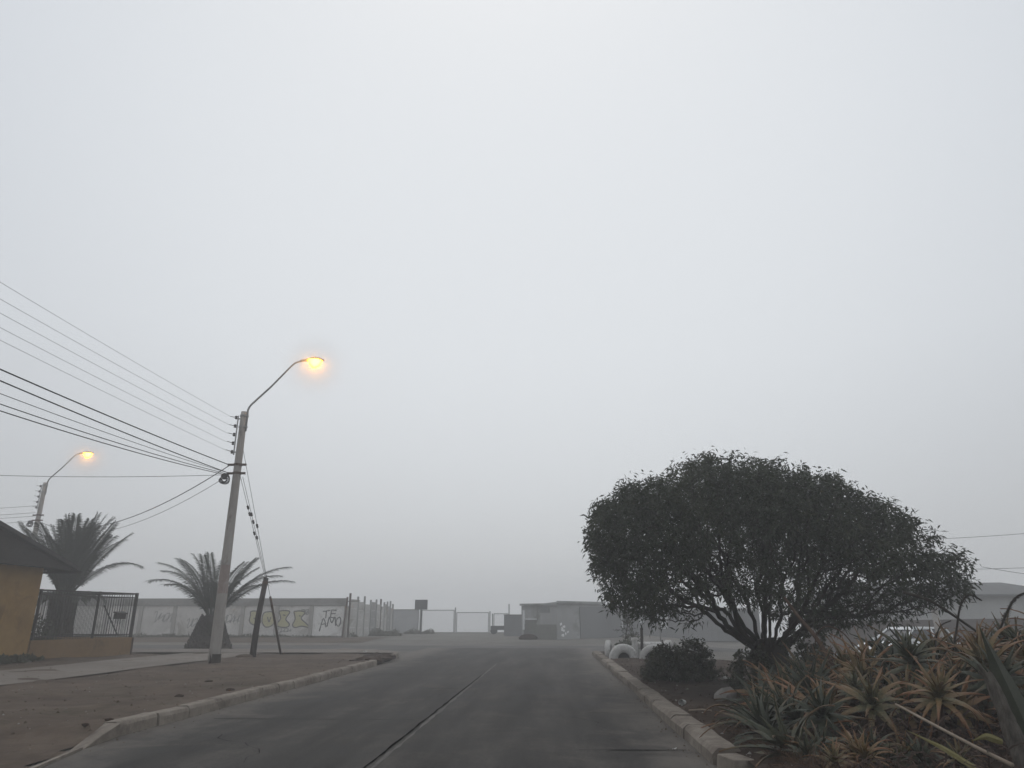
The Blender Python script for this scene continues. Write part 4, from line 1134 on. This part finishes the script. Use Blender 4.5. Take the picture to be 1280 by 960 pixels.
b = MB(); b.prism([(5.2, 62.2), (16.7, 60.2), (17.5, 66.2), (6.0, 68.2)], 1.96, [2.06, 2.06, 2.22, 2.22]); b.build('roof', M['shed'], root)
for t0, t1, z0, z1 in ((.16, .19, 1.0, 1.7), (.27, .37, 1.25, 1.9), (.31, .36, .55, 1.2), (.0, .04, .6, 1.6)):
    b = MB(); on((5.4, 62.5), (16.5, 60.5), t0, t1, z0, z1, .05, b); b.build('opening', M['pale'], root)
root = empty('boundary_wall', (20, 40, -.45), 'dark brown boundary wall behind the aloes at the right', 'wall')
b = MB(); b.prism([(14.2, 43.6), (28.5, 38.2), (28.6, 38.5), (14.3, 43.9)], -.5, [1.16, 1.46, 1.46, 1.16]); b.build('wall', M['brown_wall'], root)
b = MB(); on((14.2, 43.6), (28.5, 38.2), .735, .80, -.4, 1.35, .05, b); b.build('door', M['red_gate'], root)
root = empty('grey_house', (27, 54, -.45), 'pale grey house with flat dark roof fading in fog at the right', 'house')
b = MB(); b.prism([(19, 52.5), (33.5, 50), (34.5, 57), (20, 59.5)], -.5, 2.75); b.build('wall', M['house_wall'], root)
b = MB(); b.prism([(18.7, 52.1), (33.8, 49.5), (34.9, 57.4), (19.7, 59.9)], 2.74, 2.86)
vs = [(18.7, 52.1, 2.87), (33.8, 49.5, 2.87), (34.9, 57.4, 2.87), (19.7, 59.9, 2.87), (21.5, 55.4, 3.75), (31.6, 53.6, 3.75)]
b.add(vs, [(0, 1, 5, 4), (1, 2, 5), (2, 3, 4, 5), (3, 0, 4)]); b.build('roof', M['far_roof'], root)
root = empty('concrete_post', (13.0, 27.5, -.45), 'pale tapering concrete post behind the aloes, right of the car', 'post')
b = MB(); b.tube([(13.85, 27.6, -.5), (13.75, 27.6, 1.7)], [.15, .11], 10); b.build('shaft', M['concrete'], root, smooth=True)
b = MB(); b.box((13.75, 27.6, 1.72), (.26, .26, .06)); b.build('cap', M['concrete'], root)

# white car: side profile lofted over the width, with tumblehome
def car(loc, rz, label):
    root = empty('parked_car', loc, label, 'car')
    Mx = Matrix.Translation(Vector(loc)) @ Matrix.Rotation(rz, 4, 'Z')
    def bl(name, b, mt, parent=root, **k):
        b.v = [tuple(Mx @ Vector(v)) for v in b.v]; return b.build(name, M[mt], parent, **k)
    prof_ = [(-2.0, .32), (-2.05, .62), (-1.98, .9), (-1.2, .98), (1.0, .95), (1.75, .84), (2.05, .65), (2.05, .34)]
    b = MB(); vs = []; ws = [-.84, -.78, .78, .84]
    for y, k in ((-.85, .94), (-.78, 1.0), (.78, 1.0), (.85, .94)):
        for x, z in prof_: vs.append((x * (.985 if abs(y) > .8 else 1), y, .32 + (z - .32) * k))
    n = len(prof_); fs = [(i * n + k, (i + 1) * n + k, (i + 1) * n + (k + 1) % n, i * n + (k + 1) % n) for i in range(3) for k in range(n)]
    fs += [tuple(range(n)), tuple(reversed([3 * n + k for k in range(n)]))]
    b.add(vs, fs); bl('body', b, 'car', bevel=.03)
    cab = [(-1.85, .95), (-1.55, 1.42), (-1.3, 1.47), (.2, 1.46), (.95, .96)]
    b = MB(); vs = []
    for s in (-1, 1):
        for x, z in cab: vs.append((x * .985, s * (.74 - .16 * (z - .95) / .5), z - .004))
    n = 5; b.add(vs, [(0, 1, 2, 3, 4), (9, 8, 7, 6, 5)] + [(k, n + k, n + (k + 1) % n, (k + 1) % n) for k in range(n)]); bl('windows', b, 'glass')
    b = MB(); vs = []
    for s in (-1, 1):
        for x, z in ((-1.6, 1.40), (-1.3, 1.455), (.2, 1.45), (.34, 1.36)): vs.append((x, s * .62, z + .03))
    b.add(vs, [(0, 1, 5, 4), (1, 2, 6, 5), (2, 3, 7, 6), (0, 4, 7, 3), (3, 2, 1, 0), (4, 5, 6, 7)])
    for s in (-1, 1):
        for p, q in (((-1.88, .95), (-1.56, 1.43)), ((-.75, .97), (-.7, 1.45)), ((.98, .96), (.2, 1.46)), ((-1.56, 1.43), (.2, 1.465))):
            f = lambda z: s * (.75 - .16 * (z - .95) / .5)
            b.bar((p[0], f(p[1]), p[1]), (q[0], f(q[1]), q[1]), .07, .05)
    bl('roof', b, 'car')
    for x in (-1.25, 1.3):
        for s in (-1, 1):
            b = MB(); b.tube([(x, s * .66, .31), (x, s * .86, .31)], [.31, .31], 18); w = bl('wheel', b, 'rubber')
            b = MB(); b.tube([(x, s * .8, .31), (x, s * .875, .31)], [.19, .17], 12); bl('rim', b, 'steel', w)
    for s in (-1, 1):
        b = MB(); b.box((-2.0, s * .68, .78), (.1, .22, .2)); bl('tail_light', b, 'red_gate')
        b = MB(); b.box((1.98, s * .62, .68), (.12, .3, .14)); bl('headlight', b, 'pale')
        b = MB(); b.box((.75, s * .93, 1.0), (.14, .2, .13)); bl('side_mirror', b, 'car')
    return root
car((14.35, 31.4, -.45), R(205), 'white car parked behind the aloe clump')

# ------------------------------------------------------------------ white painted tyres on the median nose
def tyre(c, rz, half, label, ry=0, flat=False, R0=.5, r0=.15):
    root = empty('tyre_planter', c, label, 'tyre', 'white painted tyres')
    b = MB(); nu, nv = 28, 12; a0, a1 = (-.12, math.pi + .12) if half else (0, 2 * math.pi)
    m = Matrix.Rotation(rz, 3, 'Z') @ Matrix.Rotation(ry, 3, 'Y')
    vs = []; cnt = nu + 1 if half else nu
    for i in range(cnt):
        a = a0 + (a1 - a0) * i / nu
        for k in range(nv):
            t = 2 * math.pi * k / nv
            # squarish tyre section: flat tread, rounded shoulders, open towards the rim
            rr_ = R0 - r0 + r0 * max(-.75, min(1, 1.25 * math.cos(t))); w = r0 * .82 * max(-1, min(1, 1.2 * math.sin(t)))
            if k % 2 == 0 and math.cos(t) > .7: rr_ -= .012
            p = Vector((rr_ * math.cos(a), w, rr_ * math.sin(a)))
            if flat: p = Vector((p.x, p.z, p.y + r0 * .8))
            vs.append(Vector(c) + m @ p)
    fs = []
    for i in range(nu):
        j = (i + 1) % cnt
        for k in range(nv): fs.append((i * nv + k, j * nv + k, j * nv + (k + 1) % nv, i * nv + (k + 1) % nv))
    b.add(vs, fs); b.build('tread', M['tyre_white'], root, smooth=True)
    # dark soil or rubber inside
    b = MB()
    if flat: b.tube([Vector(c) + Vector((0, 0, .02)), Vector(c) + Vector((0, 0, .17))], [R0 - r0 * 1.2] * 2, 16)
    else: b.tube([Vector(c) + m @ Vector((0, -.03, .0)), Vector(c) + m @ Vector((0, .03, .0))], [R0 - r0 * 1.15] * 2, 18)
    b.build('dark_filling', M['rubber'] if not flat else M['dirt_red'], root)
    return root
tyre((2.55, 27.5, -.02), R(4), True, 'left one of the two half-buried white tyre arches', R0=.52, r0=.17)
tyre((3.55, 27.0, 0), R(-12), True, 'right one of the two half-buried white tyre arches', R0=.5, r0=.13)
tyre((2.10, 28.6, .20), R(78), False, 'dark-faced tyre standing upright by the kerb end', R0=.40, r0=.12)
tyre((2.75, 28.5, .16), 0, False, 'white tyre lying flat behind the left tyre arch', flat=True, R0=.48, r0=.15)
tyre((4.3, 28.3, .1), 0, False, 'white tyre lying flat behind the right tyre arch', flat=True, R0=.55, r0=.16)
tyre((3.35, 28.6, .02), 0, False, 'white tyre lying between the two tyre arches', flat=True, R0=.48, r0=.16)
tyre((3.35, 28.6, .29), .4, False, 'white tyre stacked on top of another between the arches', flat=True, R0=.42, r0=.14)
tyre((4.15, 27.35, .22), R(62), False, 'white tyre standing on edge beside the right tyre arch', R0=.42, r0=.13)
tyre((3.72, 28.9, .02), 0, False, 'lowest white tyre of the stack behind the right tyre arch', flat=True, R0=.45, r0=.15)
tyre((3.78, 28.9, .28), 0, False, 'topmost white tyre of the stack behind the right tyre arch', flat=True, R0=.43, r0=.15)
root = empty('painted_stump', (3.02, 27.95, 0), 'small whitewashed stump between the two tyre arches', 'stump')
b = MB(); b.tube([(3.02, 27.95, -.05), (3.02, 27.95, .62)], [.12, .10], 12); b.build('shaft', M['tyre_white'], root)
b = MB(); b.tube([(3.02, 27.95, .62), (3.02, 27.95, .70)], [.14, .12], 12); b.build('cap', M['tyre_white'], root)
scrub('tyre_plant', (2.75, 28.5, .38), (.42, .4), .32, 'small dark plant growing out of the flat left tyre', 61, 'shrub_leaf', 420, .09)
scrub('tyre_plant', (4.3, 28.3, .34), (.4, .4), .22, 'small dark plant growing out of the flat right tyre', 62, 'shrub_leaf', 260, .09)
def sapling(c, h, label, seed, n=26):
    rr = random.Random(seed); root = empty('sapling', c, label, 'young tree', 'saplings among the tyres')
    b = MB(); L = MB(); c = Vector(c)
    tr = [c + Vector((rr.gauss(0, .02) * i, rr.gauss(0, .02) * i, h * i / 6)) for i in range(7)]
    b.tube(tr, [.022 - .002 * i for i in range(7)], 6); P = []; D = []
    for k in range(n):
        t = rr.uniform(.35, 1); q = tr[int(t * 6)]; v = Vector((rr.gauss(0, 1), rr.gauss(0, 1), rr.uniform(.2, 1.4))).normalized() * rr.uniform(.15, .42)
        b.tube([q, q + v * .6, q + v], [.007, .005, .003], 4, cap=False)
        for s in (.5, .75, 1): P.append(q + v * s); D.append(v.normalized())
    b.build('trunk', M['bark'], root); leaves(L, P, D, 5, .09, .03, .05, .2, rr); L.build('crown', M['shrub_leaf'], root)
sapling((2.78, 29.0, .1), 1.6, 'thin young tree rising from the tyres nearest the kerb', 5)
sapling((3.15, 29.3, .1), 1.25, 'shorter young tree left of the short dark stake', 6, 18)
root = empty('stake', (3.3, 28.0, 0), 'short dark stake between the tyre arches', 'post')
b = MB(); b.tube([(3.28, 28.05, .0), (3.31, 28.05, 1.0)], [.055, .05], 8); b.build('shaft', M['wood'], root)
b = MB(); b.tube([(3.31, 28.05, .98), (3.31, 28.05, 1.05)], [.065, .04], 8); b.build('cap', M['wood'], root)
root = empty('slim_pole', (4.3, 30, 0), 'slim grey pole rising behind the right tyre arch', 'pole')
b = MB(); b.tube([(4.25, 30, -.05), (4.3, 30, 2.0)], .028, 7); b.build('shaft', M['fence_dark'], root)
b = MB(); b.tube([(4.3, 30, 1.98), (4.3, 30, 2.05)], [.04, .03], 7); b.build('cap', M['fence_dark'], root)

# ------------------------------------------------------------------ small things on the ground
b = MB(); b.blob((3.02, 14.0, .03), (.17, .15, .13), 15, 2, .8); tag(b.build('rock', M['rock']), 'pale lumpy rock on the soil left of the tree', 'rock')
def crumple(name, c, s, label, seed, cat='litter'):
    rr = random.Random(seed); b = MB()
    for k in range(7):
        q = Vector(c) + Vector((rr.gauss(0, s * .5), rr.gauss(0, s * .35), abs(rr.gauss(0, s * .18)) + .01))
        vs = [q + Vector((rr.uniform(-1, 1), rr.uniform(-1, 1), rr.uniform(-.3, .5))) * s * .45 for _ in range(5)]
        b.add(vs, [(0, 1, 2), (0, 2, 3), (0, 3, 4), (1, 2, 4)])
    return tag(b.build(name, M['litter']), label, cat, 'pieces of white litter')
crumple('litter_bag', (2.62, 10.45, .04), .13, 'crumpled white plastic scrap left of the front aloes', 1)
crumple('litter_bag', (4.1, 18.1, .03), .22, 'white litter in the dirt between bush and tree', 2)
crumple('litter_bag', (1.45, 9.6, -.12), .04, 'tiny white scrap in the right gutter', 3)
crumple('litter_bag', (-7.54, 30.0, .07), .16, 'white scrap on the dirt near the left kerb corner', 4)
root = empty('paper_cup', (2.14, 13.0, 0), 'white paper cup lying beside the right kerb', 'cup')
b = MB(); b.tube([(2.19, 13.12, .05), (2.12, 12.98, .06)], [.038, .05], 14, cap=False); b.build('cup_wall', M['litter'], root, smooth=True)
b = MB(); b.tube([(2.186, 13.11, .05), (2.188, 13.114, .05)], [.037, .037], 14); b.build('cup_base', M['litter'], root)
b = MB(); b.tube([(2.1, 12.2, .03), (2.3, 12.15, .05), (2.45, 12.2, .03)], .013, 6); tag(b.build('stick', M['dry_stalk']), 'short pale stick lying behind the right kerb', 'stick')
b = MB(); b.tube([(2.62, 20.4, .04), (2.66, 19.4, .08), (2.73, 17.9, .03)], .03, 6); tag(b.build('stick', M['litter']), 'long whitish stick in front of the dark bush', 'stick')
for i, (x, y, s, lb) in enumerate(((-6.35, 10.26, .07, 'left one of two dark clods by the left kerb nose'), (-6.3, 10.75, .08, 'right one of two dark clods by the left kerb nose'), (-6.9, 13.88, .11, 'dark clod on the verge beside the middle of the left kerb'), (-7.84, 17.06, .13, 'dark clod on the verge below the lamp pole'), (-6.5, 15.2, .1, 'dark clod close to the left kerb'))):
    b = MB(); b.blob((x, y, .02), (s * .8, s * .6, s * .35), 30 + i, 1, .6); tag(b.build('clod', M['dirt_red']), lb, 'clod')
b = MB()
for k in range(60):
    t = rnd.random(); b.blob((-6.25 + .55 * (rnd.random() - .5) - .3 * t, 25.3 + 4.0 * t, -.08 + .1 * rnd.random()), (.12 + .3 * rnd.random(), .2 + .3 * rnd.random(), .05 + .07 * rnd.random()), 70 + k, 1, .6)
tag(b.build('dirt_pile', M['dirt_red']), 'dark dirt pile spilling over the gap in the left kerb', 'dirt pile')

# ------------------------------------------------------------------ fog, plus fog added for the lamp halos
b = MB(); b.box((0, 200, 1.4), (1500, 560, 25.2))
hz = b.build('haze', M['pale'], origin=(0, 90, 6)); hz['kind'] = 'stuff'
hm = bpy.data.materials.new('haze'); hm.use_nodes = True; nt = hm.node_tree; nt.nodes.clear()
out = nt.nodes.new('ShaderNodeOutputMaterial'); pv = nt.nodes.new('ShaderNodeVolumePrincipled')
pv.inputs['Color'].default_value = (.97, .975, .98, 1); pv.inputs['Density'].default_value = .0054; pv.inputs['Anisotropy'].default_value = .4
nt.links.new(pv.outputs[0], out.inputs['Volume']); hz.data.materials.clear(); hz.data.materials.append(hm)

def halo_fog(c, r, dens):  # extra dense fog ball, added round a lit lamp to make its halo
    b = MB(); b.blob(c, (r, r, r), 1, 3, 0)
    o = b.build('haze', M['pale'], origin=c, smooth=True); o['kind'] = 'stuff'  # added halo volume, separate from the even haze box of the same name
    m = bpy.data.materials.new('added_lamp_halo'); m.use_nodes = True; nt = m.node_tree; nt.nodes.clear()
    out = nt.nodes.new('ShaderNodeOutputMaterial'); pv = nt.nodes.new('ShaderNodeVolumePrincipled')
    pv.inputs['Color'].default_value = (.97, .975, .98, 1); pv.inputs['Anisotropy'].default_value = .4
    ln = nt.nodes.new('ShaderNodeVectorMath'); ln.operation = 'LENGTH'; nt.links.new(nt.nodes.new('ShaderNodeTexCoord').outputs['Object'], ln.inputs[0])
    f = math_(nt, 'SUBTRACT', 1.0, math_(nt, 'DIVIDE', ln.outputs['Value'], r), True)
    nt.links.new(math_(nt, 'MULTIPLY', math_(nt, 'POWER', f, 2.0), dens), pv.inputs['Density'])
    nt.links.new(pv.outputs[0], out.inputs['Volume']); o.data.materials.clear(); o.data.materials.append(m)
halo_fog((-8.37, 23.65, 10.05), 1.45, .9)
halo_fog((-27.40, 40.0, 10.52), 1.8, .65)

# ------------------------------------------------------------------ sky and light
W = bpy.data.worlds.new('World'); S.world = W; W.use_nodes = True; nt = W.node_tree; nt.nodes.clear()
out = nt.nodes.new('ShaderNodeOutputWorld'); bg = nt.nodes.new('ShaderNodeBackground'); nt.links.new(bg.outputs[0], out.inputs[0])
sky = nt.nodes.new('ShaderNodeTexSky'); sky.sky_type = 'NISHITA'; sky.sun_disc = False
SUN_EL, SUN_AZ = R(64), R(-4)
sky.sun_elevation = SUN_EL; sky.sun_rotation = SUN_AZ; sky.dust_density = 4
co = nt.nodes.new('ShaderNodeTexCoord').outputs['Generated']
sp = nt.nodes.new('ShaderNodeSeparateXYZ'); nt.links.new(co, sp.inputs[0])
n1 = noise(nt, co, 1.3, 4, .5)
h = math_(nt, 'ADD', sp.outputs[2], math_(nt, 'MULTIPLY', math_(nt, 'SUBTRACT', n1.outputs[0], .5), .10))
SK = 10.0
cl = ramp(nt, h, [(.0, (.48, .495, .51)), (.12, (.56, .578, .598)), (.35, (.655, .685, .718)), (.6, (.645, .682, .728)), (1.0, (.59, .63, .68))]).outputs[0]
# the cloud is thinner and brighter in one wide patch up the street
dt = nt.nodes.new('ShaderNodeVectorMath'); dt.operation = 'DOT_PRODUCT'; nt.links.new(co, dt.inputs[0])
GE = R(36)
dt.inputs[1].default_value = (math.sin(R(-2)) * math.cos(GE), math.cos(R(-2)) * math.cos(GE), math.sin(GE))
gl = nt.nodes.new('ShaderNodeMapRange'); gl.interpolation_type = 'SMOOTHSTEP'
gl.inputs['From Min'].default_value = .70; gl.inputs['From Max'].default_value = 1.0
nt.links.new(dt.outputs['Value'], gl.inputs['Value'])
cl = mixc(nt, math_(nt, 'MULTIPLY', gl.outputs[0], .72), cl, (.855, .882, .902))
k = nt.nodes.new('ShaderNodeVectorMath'); k.operation = 'SCALE'; k.inputs['Scale'].default_value = SK; nt.links.new(cl, k.inputs[0])
c = mixc(nt, .93, sky.outputs[0], k.outputs[0])        # low cloud covers nearly all of the clear sky
nt.links.new(c, bg.inputs[0]); bg.inputs[1].default_value = .1
sun = bpy.data.lights.new('sun', 'SUN'); sun.energy = .5; sun.angle = R(140); sun.color = (1, .985, .97)
so = bpy.data.objects.new('sun', sun); COL.objects.link(so)
d = Vector((math.sin(SUN_AZ) * math.cos(SUN_EL), math.cos(SUN_AZ) * math.cos(SUN_EL), math.sin(SUN_EL)))
so.rotation_euler = d.to_track_quat('Z', 'Y').to_euler(); so.location = (0, 0, 60)

# ------------------------------------------------------------------ camera
cam = bpy.data.cameras.new('camera'); co_ = bpy.data.objects.new('camera', cam); COL.objects.link(co_)
cam.sensor_width = 36; cam.lens = 887 / 1280 * 36; cam.clip_end = 3000; cam.clip_start = .05
co_.location = (0, 0, 1.4); co_.rotation_euler = (R(90 + 18.2215), 0, R(3.0649))
S.camera = co_
S.view_settings.view_transform = 'Standard'; S.view_settings.look = 'None'; S.view_settings.exposure = 0; S.view_settings.gamma = 1
cy = S.cycles
cy.use_denoising = True; cy.max_bounces = 7; cy.diffuse_bounces = 3; cy.glossy_bounces = 2; cy.transmission_bounces = 3; cy.volume_bounces = 4; cy.transparent_max_bounces = 8
cy.sample_clamp_indirect = 8
